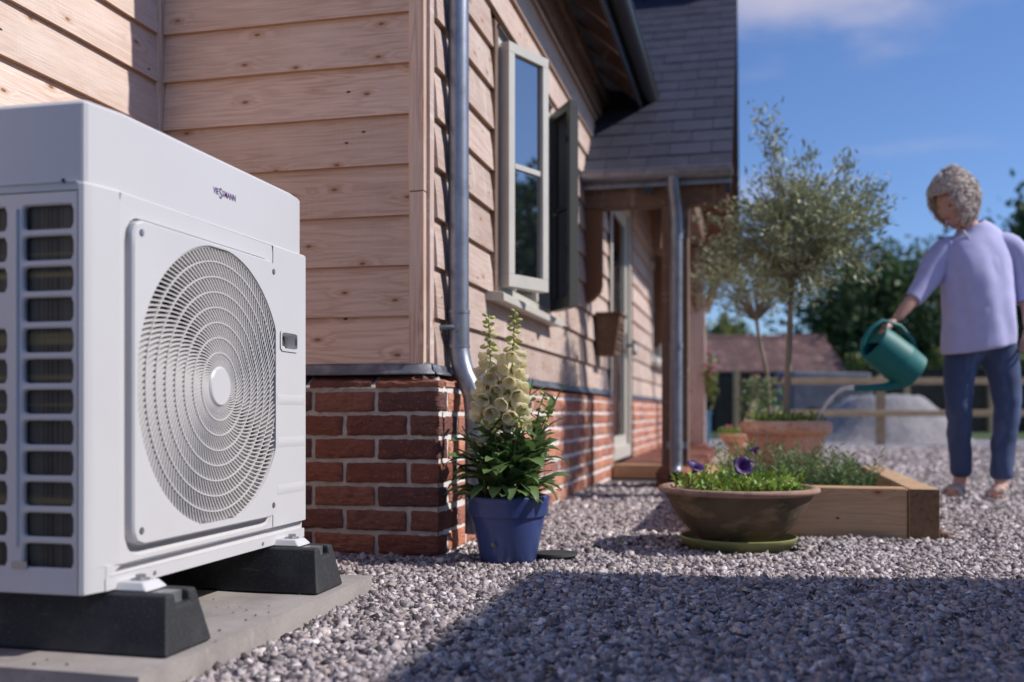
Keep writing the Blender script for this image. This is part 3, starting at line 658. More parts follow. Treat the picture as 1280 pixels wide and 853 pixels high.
slates('main_roof', 3.03, 8.6, 1, lambda a, t, l: (-.66-t*cm+l*sm_, a, zm(-.66)+t*sm_+l*cm), 13, clipf=lambda a, t: a < 6.75+t*.95)
mb = MB(); mb.hexa([(-2.3,3.035,zm(-2.3)-.007),(-.68,3.035,zm(-.68)-.007),(-.68,6.85,zm(-.68)-.007),(-2.3,8.5,zm(-2.3)-.007),(-2.3,3.035,zm(-2.3)+.002),(-.68,3.035,zm(-.68)+.002),(-.68,6.82,zm(-.68)+.002),(-2.3,8.4,zm(-2.3)+.002)]); mb.build('roof_felt', M['seal'], house)
for f in [mb]: pass

# cross wing with porch: slate slope facing the yard, gable to the right
tp = .83; YE, ZE, YR = 5.96, 1.895, 8.42; XV = -.105; ZR = ZE + tp*(YR-YE)
cp, sp = 1/math.hypot(1, tp), tp/math.hypot(1, tp); LS = (YR-YE)/cp
slates('porch_roof', -2.6, XV, 1, lambda a, t, l: (a, YE+t*cp-l*sp, ZE+t*sp+l*cp), int(LS/.165)+1, seed=5)
slates('porch_roof', -2.6, XV, 1, lambda a, t, l: (a, 2*YR-YE-t*cp+l*sp, ZE+t*sp+l*cp), int(LS/.165)+1, seed=6)
mb = MB()
for s_ in (1, -1):
    q = lambda x, y, z: (x, y if s_ > 0 else 2*YR-y, z)
    i = 0
    while i*.14 < LS-.05:
        t0, t1 = i*.14, min(i*.14+.137, LS); a0, a1 = (YE+t0*cp, ZE+t0*sp), (YE+t1*cp, ZE+t1*sp)
        ps = [q(-2.4,a0[0],a0[1]-.035),q(XV-.05,a0[0],a0[1]-.035),q(XV-.05,a1[0],a1[1]-.035),q(-2.4,a1[0],a1[1]-.035),q(-2.4,a0[0],a0[1]-.012),q(XV-.05,a0[0],a0[1]-.012),q(XV-.05,a1[0],a1[1]-.012),q(-2.4,a1[0],a1[1]-.012)]
        timber_hexa(mb, ps if s_ > 0 else [ps[j] for j in (3,2,1,0,7,6,5,4)]); i += 1
mb.build('porch_ceiling', M['oak_dark'], house)
mb = MB()                                     # barge boards
for s_ in (1, -1):
    q = lambda x, y, z: (x, y if s_ > 0 else 2*YR-y, z)
    for x0, x1, dz0, dz1 in ((XV-.035, XV-.005, -.19, -.014), (-.62, -.56, -.17, -.037)):
        timber_hexa(mb, [q(x0,YE+.02,ZE+dz0+.03),q(x1,YE+.02,ZE+dz0+.03),q(x1,YR,ZR+dz0),q(x0,YR,ZR+dz0),q(x0,YE+.02,ZE+dz1),q(x1,YE+.02,ZE+dz1),q(x1,YR,ZR+dz1),q(x0,YR,ZR+dz1)])
mb.build('barge_board', M['zinc_dark'], house)
mb = MB(); i = 0; y = 6.2                     # gable boarding above the posts
while y < 10.62:
    zt = ZE+tp*((y+.07 if y < YR else 2*YR-y-.07)-YE)-.05
    if zt > 2.34: timber_hexa(mb, [(-.56,y,2.3),(-.53,y,2.3),(-.53,y+.145,2.3),(-.56,y+.145,2.3),(-.56,y,zt),(-.53,y,zt),(-.53,y+.145,zt),(-.56,y+.145,zt)])
    y += .15
mb.build('gable_boarding', M['oak'], house)
mb = MB()
timber_hexa(mb, [(CX,6.05,1.70),(-.13,6.05,1.70),(-.13,6.17,1.70),(CX,6.17,1.70),(CX,6.05,1.85),(-.13,6.05,1.85),(-.13,6.17,1.85),(CX,6.17,1.85)])
mb.build('porch_beam', M['oak'], house, bevel=.006); mb = MB()
timber_hexa(mb, [(CX,10.52,2.0),(-.19,10.52,2.0),(-.19,10.68,2.0),(CX,10.68,2.0),(CX,10.52,2.27),(-.19,10.52,2.27),(-.19,10.68,2.27),(CX,10.68,2.27)])
mb.build('porch_beam', M['oak'], house, bevel=.006); mb = MB()
timber_hexa(mb, [(-.60,6.75,2.12),(-.44,6.75,2.12),(-.44,10.1,2.12),(-.60,10.1,2.12),(-.60,6.75,2.30),(-.44,6.75,2.30),(-.44,10.1,2.30),(-.60,10.1,2.30)])
mb.build('porch_beam', M['oak'], house, bevel=.006)
def post(x0, x1, y0, y1, z0, z1, name='porch_post', mat='oak'):
    mb = MB(); timber_hexa(mb, [(x0,y0,z0),(x1,y0,z0),(x1,y1,z0),(x0,y1,z0),(x0,y0,z1),(x1,y0,z1),(x1,y1,z1),(x0,y1,z1)]); return mb.build(name, M[mat], house, bevel=.006)
post(-.519,-.362,6.055,6.21,.13,1.70); post(-.625,-.455,10.52,10.68,.13,2.0, mat='clad_sun')
mb = MB()                                     # knee braces, curved half posts on the wall
for pts_, w_ in (([(-.54,10.60,1.45),(-.54,10.35,1.85),(-.54,10.1,2.12)], .05), ([(-.54,6.28,1.45),(-.54,6.5,1.85),(-.54,6.75,2.12)], .05), ([(-.46,10.6,1.5),(-.36,10.6,1.8),(-.26,10.6,2.0)], .05)):
    mb = MB(); mb.tube(pts_, w_, 4); mb.build('knee_brace', M['oak'], house)
for yy in (6.06, 10.55):
    mb = MB(); pr = [(CX+.004,1.12),(CX+.06,1.15),(CX+.105,1.2),(CX+.115,1.24),(CX+.115,1.70 if yy < 7 else 2.0),(CX+.004,1.70 if yy < 7 else 2.0)]
    mb.prism(pr[::-1], 'y', yy, yy+.11); mb.build('half_post', M['oak_dark'], house, bevel=.004)
for (x0,x1,y0,y1) in ((-.548,-.350,5.96,6.27),(-.66,-.42,10.47,10.74)):
    mb = MB()
    for z0, z1 in ((-.01,.05),(.051,.098)): brick(mb, x0, x1, y0, y1, z0, z1)
    ix, iy = .03, .05
    mb.hexa([(x0,y0,.10),(x1,y0,.10),(x1,y1,.10),(x0,y1,.10),(x0+ix,y0+iy,.135),(x1-ix,y0+iy,.135),(x1-ix,y1-iy,.135),(x0+ix,y1-iy,.135)])
    mb.build('post_base', M['brick'], house, smooth=50)
mb = MB(); gutter(mb, (-1.0,5.925,1.885), (-.10,5.925,1.88), .055, (0,-1,0)); mb.box(CX,XV,5.978,5.99,1.80,1.885); mb.build('porch_gutter', M['zinc'], house, smooth=40)
mb = MB(); mb.tube([(-.44,5.925,1.86),(-.44,5.93,1.78),(-.432,5.975,1.68),(-.428,5.99,1.6),(-.428,5.99,.17),(-.428,5.985,.13),(-.428,5.965,.10),(-.428,5.93,.085),(-.428,5.90,.075)], .036, 20, cap=False)
mb.tube([(-.428,5.90,.0751),(-.428,5.93,.0851)], .034, 20, cap=False)
for z in (1.5,.85,.26): mb.tube([(-.428,5.99,z+.02),(-.428,5.99,z-.02)], .0395, 20)
mb.box(-.49,-.366,6.03,6.045,.24,.28)
pd = mb.build('downpipe', M['zinc'], house, smooth=40); mb = MB(); mb.tube([(-.428,5.915,.08),(-.428,5.925,.083)], .0335, 20); mb.build('pipe_mouth', M['seal'], pd)

# porch floor: timber edge, brick paving
mb = MB(); timber_hexa(mb, [(BX+.01,6.93,0),(-.56,6.93,0),(-.56,7.03,0),(BX+.01,7.03,0),(BX+.01,6.93,.095),(-.56,6.93,.095),(-.56,7.03,.095),(BX+.01,7.03,.095)])
mb.build('porch_step', M['sleeper'], house, bevel=.005)
mb = MB(); y = 7.04; k = 0
while y < 10.9:
    x = BX+.012 - (.1 if k % 2 else 0)
    while x < -.36:
        if x+.2 > BX+.012: mb.box(max(x,BX+.012), min(x+.2,-.36), y, y+.095, 0, .088+random.uniform(0,.004))
        x += .207
    y += .102; k += 1
mb.build('porch_floor', M['brick'], house)
p = MB(); y = 6.35; k = 0
while y < 11.6:
    x = -.34
    while x < .12:
        w_ = random.uniform(.2,.34); p.box(x, min(x+w_,.16), y, y+.24, -.02, .028+random.uniform(0,.006)); x += w_+.012
    y += .252
tag(p.build('paving', M['paver'], bevel=.004), kind='structure')

# ------------------------------------------------------------------ windows and door of the house
def rail_frame(mb, F, u0, u1, z0, z1, n0, n1, w):
    for a, b, c_, d in ((u0,u1,z0,z0+w*1.3),(u0,u1,z1-w,z1),(u0,u0+w,z0+w*1.3,z1-w),(u1-w,u1,z0+w*1.3,z1-w)):
        mb.hexa([F(a,c_,n0),F(b,c_,n0),F(b,c_,n1),F(a,c_,n1),F(a,d,n0),F(b,d,n0),F(b,d,n1),F(a,d,n1)])
win = MB(); u0, u1, z0, z1 = WIN
rail_frame(win, FC, u0, u1, z0, z1, -.07, .030, .034)
for m_ in (u0+.30, u1-.30): win.hexa([FC(m_-.022,z0+.05,-.07),FC(m_+.022,z0+.05,-.07),FC(m_+.022,z0+.05,.03),FC(m_-.022,z0+.05,.03),FC(m_-.022,z1-.04,-.07),FC(m_+.022,z1-.04,-.07),FC(m_+.022,z1-.04,.03),FC(m_-.022,z1-.04,.03)])
winf = win.build('window', M['paint'], house, bevel=.003)
mb = MB(); mb.hexa([FC(u0+.33,z0+.08,.0),FC(u1-.33,z0+.08,.0),FC(u1-.33,z0+.08,.008),FC(u0+.33,z0+.08,.008),FC(u0+.33,z1-.06,.0),FC(u1-.33,z1-.06,.0),FC(u1-.33,z1-.06,.008),FC(u0+.33,z1-.06,.008)]); mb.build('pane', M['glass'], winf)
mb = MB(); pr = [(-.03,z0-.034),(.085,z0-.040),(.085,z0-.012),(.078,z0-.006),(-.03,z0+.004)]
mb.add([FC(a, z, nn) for a in (u0-.13, u1+.07) for nn, z in pr], [(0,1,2,3,4),(9,8,7,6,5)]+[(i,5+i,5+(i+1)%5,(i+1)%5) for i in range(5)]); mb.build('window_sill', M['paint'], winf, bevel=.002)
mb = MB(); mb.add([FC(a, z, nn) for a in (u0-.02, u1+.02) for nn, z in ((.02,z1+.046),(.04,z1+.036),(.04,z1+.030),(.02,z1+.02))], [(0,1,2,3),(7,6,5,4)]+[(i,4+i,4+(i+1)%4,(i+1)%4) for i in range(4)]); mb.build('head_flashing', M['lead'], winf)
mb = MB(); timber(mb, FC, u0-.05, u0-.001, z0-.03, z1+.05, 0, .03); mb.build('window_trim', M['oak'], winf, bevel=.002); mb = MB(); timber(mb, FC, u1+.001, u1+.03, z0-.03, z1+.05, 0, .03); mb.build('window_trim', M['oak'], winf, bevel=.002)
def sash(hu, hn, ang, w, z0, z1, sgn, name='casement', mat='paint'):
    """hinged at (hu, hn), opened outwards by ang; sgn=+1 leaf runs to +u when shut"""
    du = Vector((math.sin(ang), sgn*math.cos(ang), 0)); dn = Vector((math.cos(ang), -sgn*math.sin(ang), 0))
    F = Frame((CX+hn, hu, 0), du, dn)
    mb = MB(); rail_frame(mb, F, 0, w, z0, z1, -.022, .022, .040); zb = z0+.0*w; zb = z0+(z1-z0)*.50
    mb.hexa([F(.05,zb-.011,-.016),F(w-.05,zb-.011,-.016),F(w-.05,zb-.011,.016),F(.05,zb-.011,.016),F(.05,zb+.011,-.016),F(w-.05,zb+.011,-.016),F(w-.05,zb+.011,.016),F(.05,zb+.011,.016)])
    if sgn < 0: mb.f = [f[::-1] for f in mb.f]
    s_ = mb.build(name, M[mat], winf, bevel=.002)
    g_ = MB()
    for a, b in ((z0+.050, zb-.0105), (zb+.0105, z1-.038)): g_.hexa([F(.038,a,-.004),F(w-.038,a,-.004),F(w-.038,a,.006),F(.038,a,.006),F(.038,b,-.004),F(w-.038,b,-.004),F(w-.038,b,.006),F(.038,b,.006)])
    if sgn < 0: g_.f = [f[::-1] for f in g_.f]
    return s_, g_, F
s1, gl1, F1 = sash(u0+.006, .054, R_(24), .272, z0+.03, z1-.022, 1); gl1.build('pane', M['glass'], winf)
s2, gl2, F2 = sash(u1-.012, .050, R_(31), .28, z0+.03, z1-.02, -1, mat='paint_shaded'); gl2.build('pane', M['glass'], winf)
for z in (z0+.12, z0+.3, z1-.2): mb = MB(); mb.boxm(F2(.25, z, -.026), (.008,.012,.012)); mb.build('latch', M['zinc_dark'], winf)
mb = MB(); mb.boxm((CX-.12, (u0+u1)/2, 1.5), (.002, .42, .5)); mb.build('net_curtain', M['net'], winf)
# door: frame, leaf of glass with painted stiles
mb = MB(); d0, d1, _, dz = DOOR; rail_frame(mb, FC, d0, d1, .10, dz, -.1, .040, .075); drf = mb.build('door', M['paint'], house, bevel=.004)
mb = MB(); rail_frame(mb, FC, d0+.078, d1-.078, .145, dz-.078, -.03, .012, .10); mb.build('door_leaf', M['paint'], drf, bevel=.004)
mb = MB(); a, b = d0+.17, d1-.17; mb.hexa([FC(a,.25,-.01),FC(b,.25,-.01),FC(b,.25,0),FC(a,.25,0),FC(a,dz-.17,-.01),FC(b,dz-.17,-.01),FC(b,dz-.17,0),FC(a,dz-.17,0)]); mb.build('pane', M['glass'], drf)
mb = MB(); mb.tube([FC(d1-.13,1.0,.012),FC(d1-.13,1.0,.06),FC(d1-.24,1.0,.06)], .009, 8); mb.boxm(FC(d1-.13,1.0,.014), (.004,.02,.1)); mb.build('door_handle', M['zinc_dark'], drf)
mb = MB(); timber(mb, FC, d0-.0, d0+.002, .6, dz, 0, .03); timber(mb, FC, d1+.001, d1+.07, .606, dz+.03, 0, .045); timber(mb, FC, d0-.001, d1+.07, dz+.032, dz+.11, 0, .05); mb.build('door_trim', M['oak'], drf)
win = MB(); u0, u1, z0, z1 = WIN2; rail_frame(win, FC, u0, u1, z0, z1, -.06, .03, .06); zb = z0+.55; win.hexa([FC(u0+.06,zb-.015,-.03),FC(u1-.06,zb-.015,-.03),FC(u1-.06,zb-.015,.02),FC(u0+.06,zb-.015,.02),FC(u0+.06,zb+.015,-.03),FC(u1-.06,zb+.015,-.03),FC(u1-.06,zb+.015,.02),FC(u0+.06,zb+.015,.02)])
w2 = win.build('window', M['paint'], house, bevel=.003)
mb = MB(); mb.hexa([FC(u0+.05,z0+.05,-.01),FC(u1-.05,z0+.05,-.01),FC(u1-.05,z0+.05,0),FC(u0+.05,z0+.05,0),FC(u0+.05,z1-.05,-.01),FC(u1-.05,z1-.05,-.01),FC(u1-.05,z1-.05,0),FC(u0+.05,z1-.05,0)]); mb.build('pane', M['glass'], w2)
mb = MB(); mb.box(CX, CX+.09, u0-.06, u1+.06, z0-.04, z0-.005); mb.build('window_sill', M['paint'], w2, bevel=.003)

# planter box and sign on the wall
bx = thing('wall_planter_box', 'brown clay wall box with a raised leaf pattern beside the front door', 'planter', (CX+.09, 6.56, .83))
mb = MB(); x0 = CX+.028; mb.hexa([(x0,6.44,.83),(x0+.12,6.44,.83),(x0+.12,6.68,.83),(x0,6.68,.83),(x0,6.42,1.085),(x0+.16,6.42,1.085),(x0+.16,6.70,1.085),(x0,6.70,1.085)])
mb.box(x0,x0+.17,6.41,6.71,1.086,1.105); mb.build('box_body', M['box_clay'], bx, bevel=.004)
mb = MB()
for i in range(3):
    for j in range(3):
        yy, zz_ = 6.49+.07*i, .89+.065*j; xx = x0+.123+.04*(zz_-.83)/.255
        for a in range(4): 
            an = math.pi/4+a*math.pi/2; mb.ball((xx, yy+.02*math.cos(an), zz_+.02*math.sin(an)), .012, 8, 5, (.7,1,1))
mb.build('leaf_relief', M['box_clay'], bx, smooth=60)
mb = MB(); mb.box(x0+.01,x0+.155,6.425,6.695,1.075,1.0855); mb.build('soil', M['soil'], bx)
sg = thing('door_plaque', 'small dark plaque screwed to the boards past the front door', 'plaque', (CX+.03, 8.62, .96))
mb = MB(); mb.box(CX+.026, CX+.038, 8.50, 8.74, .955, 1.075); mb.build('plate', M['sign_dark'], sg, bevel=.003)
mb = MB(); mb.box(CX+.0385, CX+.040, 8.56, 8.68, .985, 1.045); mb.build('pale_panel', M['sign_white'], sg)
# ------------------------------------------------------------------ heat pump
XF = -1.066
ac = thing('heat_pump', 'white outdoor heat pump unit with a big round fan grille standing on black rubber feet', 'heat pump', (-1.3, 1.875, .15))
def ring_plate(mb, outer, inner, P, depth=None, Pin=None, flip=False):
    """flat plate between two loops of equal length; optional walls going in from the inner loop"""
    n = len(outer); b = mb.add([P(*q) for q in outer]+[P(*q) for q in inner], [])
    fs = [(b+i, b+(i+1) % n, b+n+(i+1) % n, b+n+i) for i in range(n)]
    mb.f += [f[::-1] if flip else f for f in fs]
    if Pin:
        c = mb.add([Pin(*q) for q in inner], [])
        fs = [(b+n+i, b+n+(i+1) % n, c+(i+1) % n, c+i) for i in range(n)]; mb.f += [f[::-1] if flip else f for f in fs]
def rect_ray(a, cx_, cz, x0, x1, z0, z1):
    dx_, dz_ = math.cos(a), math.sin(a); ts = []
    if dx_ > 1e-9: ts.append((x1-cx_)/dx_)
    if dx_ < -1e-9: ts.append((x0-cx_)/dx_)
    if dz_ > 1e-9: ts.append((z1-cz)/dz_)
    if dz_ < -1e-9: ts.append((z0-cz)/dz_)
    t = min(ts); return (cx_+dx_*t, cz+dz_*t)
def angles(n, cx_, cz, x0, x1, z0, z1):
    a = [2*math.pi*i/n for i in range(n)] + [math.atan2(z-cz, x-cx_) % (2*math.pi) for x in (x0,x1) for z in (z0,z1)]
    a = sorted(a); return [q for i, q in enumerate(a) if i == 0 or q-a[i-1] > 1e-6]
def rrect_ray(a, cx_, cz, x0, x1, z0, z1, r):
    p = rect_ray(a, cx_, cz, x0, x1, z0, z1); x, z = p
    kx, kz = min(max(x, x0+r), x1-r), min(max(z, z0+r), z1-r)
    # push the point on to the rounded corner along the ray
    if (x < x0+r or x > x1-r) and (z < z0+r or z > z1-r):
        lo, hi = 0., 1.
        for _ in range(30):
            m = (lo+hi)/2; qx, qz = cx_+(x-cx_)*m, cz+(z-cz)*m
            ex, ez = max(abs(qx-(x0+x1)/2)-((x1-x0)/2-r), 0), max(abs(qz-(z0+z1)/2)-((z1-z0)/2-r), 0)
            if math.hypot(ex, ez) > r: hi = m
            else: lo = m
        return (cx_+(x-cx_)*lo, cz+(z-cz)*lo)
    return p
Y0, Y1, ZB, ZT = 1.457, 2.290, .168, .842
FCY, FCZ, FR = 1.846, .508, .284
mb = MB()
ys0, ys1 = 1.532, 2.103                                            # front plate with the fan opening
an = angles(128, FCY, FCZ, ys0, ys1, .192, ZT)
outer = [rect_ray(a, FCY, FCZ, ys0, ys1, .192, ZT-.004) for a in an]
EP = [(-1.092,Y0),(-1.0835,Y0+.0025),(-1.0785,Y0+.010),(-1.0765,Y0+.022),(XF,ys0),(XF+.001,Y1-.014),(XF-.012,Y1)]
b = mb.add([(x, y, ZT-.004) for x, y in EP]+[(x-.0045, y, ZT) for x, y in EP], []); mb.f += [(b+i, b+i+1, b+8+i, b+7+i) for i in range(6)]
pin = (1.566, 2.085, .235, .786)
OUT = (1.545, 2.1030, .199, .803, .045)
inner = [rrect_ray(a, FCY, FCZ, *OUT) for a in an]
ring_plate(mb, outer, inner, lambda y, z: (XF, y, z))
mb.prism([(1.499,.168),(1.545,.1925),(1.499,.1925)], 'x', -1.082, -1.0688)
plan = [(-1.092,Y0),(-1.0835,Y0+.0025),(-1.0785,Y0+.010),(-1.0765,Y0+.022),(XF,ys0)]
def wallstrip(pts, z0, z1, flip=False):
    b = mb.add([(x, y, z0) for x, y in pts]+[(x, y, z1) for x, y in pts], []); k = len(pts)
    for i in range(k-1):
        f = (b+i, b+i+1, b+k+i+1, b+k+i); mb.f.append(f[::-1] if flip else f)
wallstrip(plan, .192, ZT-.004); 
mb.add([(XF,ys0,.192),(XF,ys1,.192),(XF-.012,ys1,.186),(XF-.012,ys0,.186)], [(0,3,2,1)])
wallstrip([(-1.092,Y0),(-1.0835,Y0+.0025),(-1.0785,Y0+.010),(-1.0765,Y0+.022),(-1.0688,Y0+.0455)], .150, .192)
wallstrip([(-1.085,Y0+.05),(-1.080,Y1-.004)], .168, .192)          # set-back groove
mb.box(-1.084, -1.0685, Y0+.040, Y1-.014, .150, .1715)             # base rim
mb.box(-1.52, -1.086, Y0+.004, Y1-.01, .148, .1655)                 # base tray
wallstrip([(-1.085,Y1-.001),(-1.52,Y1)], .168, ZT); wallstrip([(-1.52,Y1),(-1.52,Y0)], .168, ZT)
mb.add([(-1.52,Y0,ZT),(-1.0965,Y0,ZT),(-1.081,Y0+.022,ZT),(XF-.0045,ys0,ZT),(XF-.0045,Y1-.014,ZT),(XF-.0165,Y1,ZT),(-1.52,Y1,ZT)], [(0,1,2,3,4,5,6)])
mb.build('casing', M['ac_white'], ac, smooth=25)
# right-hand cover with handle pocket and pressed bars
mb = MB(); c0, c1 = 2.1045, Y1
plan2 = [(XF+.001,c0),(XF+.001,c1-.014),(XF-.003,c1-.005),(XF-.012,c1),(-1.2,c1+.001)]
hy0, hy1, hz0, hz1 = 2.145, 2.226, .606, .643; hc = ((hy0+hy1)/2, (hz0+hz1)/2)
an = angles(32, *hc, c0, c1-.014, .192, ZT-.004)
ring_plate(mb, [rect_ray(a, *hc, c0, c1-.014, .192, ZT-.004) for a in an], [rrect_ray(a, *hc, hy0, hy1, hz0, hz1, .005) for a in an], lambda y, z: (XF+.001, y, z), Pin=lambda y, z: (XF-.03, y, z-.004))
wallstrip(plan2[1:], .192, ZT-.004)
mb.add([(XF+.001,c0,.192),(XF-.02,c0,.186),(XF-.02,c1,.186),(XF+.001,c1-.014,.192)], [(0,1,2,3)])
cov = mb.build('right_cover', M['ac_white'], ac, smooth=25)
mb = MB(); ring_plate(mb, [rrect_ray(a, *hc, hy0-.007, hy1+.007, hz0-.007, hz1+.007, .008) for a in an], [rrect_ray(a, *hc, hy0, hy1, hz0, hz1, .005) for a in an], lambda y, z: (XF+.0035, y, z), Pin=lambda y, z: (XF-.002, y, z))
mb.add([(XF-.022,hy0-.006,hz0-.01),(XF-.022,hy1+.006,hz0-.01),(XF-.040,hy1+.006,hz1+.01),(XF-.040,hy0-.006,hz1+.01)], [(0,1,2,3)])
mb.build('carrying_handle', M['ac_white'], ac, smooth=25)
for z in (.486, .386, .276):
    mb = MB()
    mb.add([(XF+.0012,2.125,z+.012),(XF+.0012,2.270,z+.012),(XF+.0022,2.264,z+.004),(XF+.0022,2.131,z+.004),(XF+.0022,2.131,z-.006),(XF+.0022,2.264,z-.006),(XF+.0012,2.270,z-.012),(XF+.0012,2.125,z-.012)], [(0,1,2,3)[::-1],(3,2,5,4)[::-1],(4,5,6,7)[::-1],(0,3,4,7),(1,6,5,2)])
    mb.build('pressed_bar', M['ac_white'], cov, smooth=30)
# raised fan guard plate
mb = MB(); XP = -1.053
py0, py1, pz0, pz1 = 1.557, 2.1005, .222, .797
an = angles(128, FCY, FCZ, py0, py1, pz0, pz1)
o0 = [rrect_ray(a, FCY, FCZ, *OUT) for a in an]; oA = [rrect_ray(a, FCY, FCZ, py0-.007, py1+.0022, pz0-.013, pz1+.005, .038) for a in an]; oB = [rrect_ray(a, FCY, FCZ, py0-.003, py1+.0012, pz0-.004, pz1+.0015, .030) for a in an]; o1 = [rrect_ray(a, FCY, FCZ, py0-.003, py1+.001, pz0-.003, pz1+.001, .030) for a in an]; o2 = [rrect_ray(a, FCY, FCZ, py0, py1-.0015, pz0, pz1-.002, .028) for a in an]
i0 = []
for a in an:
    q = rect_ray(a, FCY, FCZ, py0+.008, py1-.006, pz0+.012, pz1-.007); rr = min(FR, math.hypot(q[0]-FCY, q[1]-FCZ)); i0.append((FCY+math.cos(a)*rr, FCZ+math.sin(a)*rr))
n = len(an); loops = [(o0, XF-.0002), (oA, XF-.013), (oB, XF-.013), (o1, XP-.004), (o2, XP), (i0, XP), (i0, XP-.018)]
vs = [(x, y, z) for lp, x in loops for y, z in lp]
mb.add(vs, [(k*n+i, k*n+(i+1) % n, (k+1)*n+(i+1) % n, (k+1)*n+i) for k in range(6) for i in range(n)])
gd = mb.build('fan_guard', M['ac_white'], ac, smooth=28)
for y, z in ((1.577,.245),(2.083,.245),(1.577,.775),(2.083,.775)):
    mb = MB(); mb.tube([(XP-.001,y,z),(XP+.002,y,z)], .0052, 12); mb.build('screw', M['steel'], gd, smooth=40)
    mb = MB(); mb.tube([(XP+.0005,y,z),(XP+.0012,y,z)], .0064, 14); mb.build('screw_hole', M['seal'], gd)
for y in (1.64, 2.06, 2.22): mb = MB(); mb.tube([(-1.069,y,.1600),(-1.0668,y,.1600)], .0042, 10); mb.build('base_screw', M['steel'], ac, smooth=40)
# grille: rings and swirled slats
mb = MB(); rad = [.038+(FR-.038)*i/8 for i in range(9)]; blim = (py0+.009, py1-.007, pz0+.013, pz1-.008)
def dish(r): return XP-.003+.004*math.cos(min(1, r/FR)*math.pi/2)
def inside(y, z, m=0): return blim[0]+m < y < blim[1]-m and blim[2]+m < z < blim[3]-m
for r in rad[1:-1] + [FR-.002]:
    seg = []; N_ = 120
    for i in range(N_+1):
        a = 2*math.pi*i/N_; y, z = FCY+r*math.cos(a), FCZ+r*math.sin(a)
        if inside(y, z): seg.append((dish(r), y, z))
        if (not inside(y, z) or i == N_) and len(seg) > 1:
            for q in range(len(seg)-1):
                p0, p1 = Vector(seg[q]), Vector(seg[q+1]); t = (p1-p0).normalized(); nn = t.cross(Vector((1,0,0)))*.0013
                x_ = Vector((.012,0,0)); mb.hexa([p0-nn-x_, p1-nn-x_, p1-nn+x_*.02, p0-nn+x_*.02, p0+nn-x_, p1+nn-x_, p1+nn+x_*.02, p0+nn+x_*.02])
            seg = []
        elif not inside(y, z): seg = []
SW = math.tan(R_(37))
for b_ in range(8):
    r0, r1 = rad[b_], rad[b_+1]; cnt = int(54+ (b_)*13)
    for i in range(cnt):
        a0 = 2*math.pi*(i+.37*b_)/cnt; a1 = a0 + math.log(r1/r0)*SW
        pts2 = []
        for q in range(4):
            r = r0+(r1-r0)*q/3; a = a0+(a1-a0)*q/3; pts2.append((FCY+r*math.cos(a), FCZ+r*math.sin(a), r))
        ok = [p for p in pts2 if inside(p[0], p[1], -.004)]
        if len(ok) < 2: continue
        for q in range(len(ok)-1):
            p0, p1 = Vector((dish(ok[q][2])-.001, ok[q][0], ok[q][1])), Vector((dish(ok[q+1][2])-.001, ok[q+1][0], ok[q+1][1])); t = (p1-p0).normalized(); nn = t.cross(Vector((1,0,0)))
            bk = Vector((-.0155, 0, 0)) + nn*.0045; h = nn*.0013
            mb.hexa([p0-h+bk, p1-h+bk, p1+h+bk, p0+h+bk, p0-h, p1-h, p1+h, p0+h])
mb.build('grille', M['ac_grille'], gd)
mb = MB(); mb.tube([(XP-.02,FCY,FCZ),(XP+.001,FCY,FCZ),(XP+.004,FCY,FCZ)], [.0405,.0405,.037], 48); mb.build('hub_cap', M['ac_white'], gd, smooth=40)
# fan and dark cavity
mb = MB(); mb.tube([(-1.30,FCY,FCZ),(-1.16,FCY,FCZ)], .05, 24)
for k in range(3):
    a0 = 2*math.pi*k/3+.3; vs = []
    for i in range(9):
        a = a0+1.5*i/8
        for j in range(5):
            r = .05+.225*j/4; aa = a + .35*j/4
            vs.append((-1.20+.07*(i/8-.5), FCY+r*math.cos(aa), FCZ+r*math.sin(aa)))
    mb.add(vs, [(i*5+j, i*5+j+1, (i+1)*5+j+1, (i+1)*5+j) for i in range(8) for j in range(4)])
fan = mb.build('fan', M['ac_dark'], ac, smooth=40); sd = fan.modifiers.new('Solid', 'SOLIDIFY'); sd.thickness = .004
mb = MB(); mb.box(-1.45, -1.44, Y0+.05, Y1-.05, .17, .83); mb.build('inner_back', M['ac_dark'], ac)
# left side: slotted guard over the coil
mb = MB(); pw, ph = .130, .0519; xr = -1.092
zrow = [.8105-ph*i for i in range(13)]
for col in range(4):
    cx1 = xr-.002-pw*col; cx0 = cx1-pw; sx1 = cx1-.0095; sx0 = sx1-.0965
    cx0 = max(cx0, -1.52)
    for i in range(12):
        zt_, zb_ = zrow[i], zrow[i+1]; c = ((sx0+sx1)/2, (zt_+zb_)/2)
        if col == 1 and i == 3 or sx0 < -1.51:
            mb.add([(cx0,Y0,zb_),(cx1,Y0,zb_),(cx1,Y0,zt_),(cx0,Y0,zt_)], [(0,1,2,3)]); continue
        an = angles(28, *c, cx0, cx1, zb_, zt_); s0, s1_ = c[1]-.0205, c[1]+.0205
        ou = [rect_ray(a, *c, cx0, cx1, zb_, zt_) for a in an]; i1 = [rrect_ray(a, *c, sx0-.003, sx1+.003, s0-.003, s1_+.003, .009) for a in an]; i2 = [rrect_ray(a, *c, sx0, sx1, s0, s1_, .007) for a in an]
        ring_plate(mb, ou, i1, lambda x, z: (x, Y0, z))
        b = mb.add([(x, Y0, z) for x, z in i1]+[(x, Y0+.003, z) for x, z in i2]+[(x, Y0+.010, z) for x, z in i2], []); k = len(an)
        mb.f += [(b+q*k+j, b+q*k+(j+1) % k, b+(q+1)*k+(j+1) % k, b+(q+1)*k+j) for q in range(2) for j in range(k)]
for z0_, z1_ in ((zrow[0], .826), (.150, zrow[12])): mb.add([(-1.52,Y0,z0_),(xr-.002,Y0,z0_),(xr-.002,Y0,z1_),(-1.52,Y0,z1_)], [(0,1,2,3)])
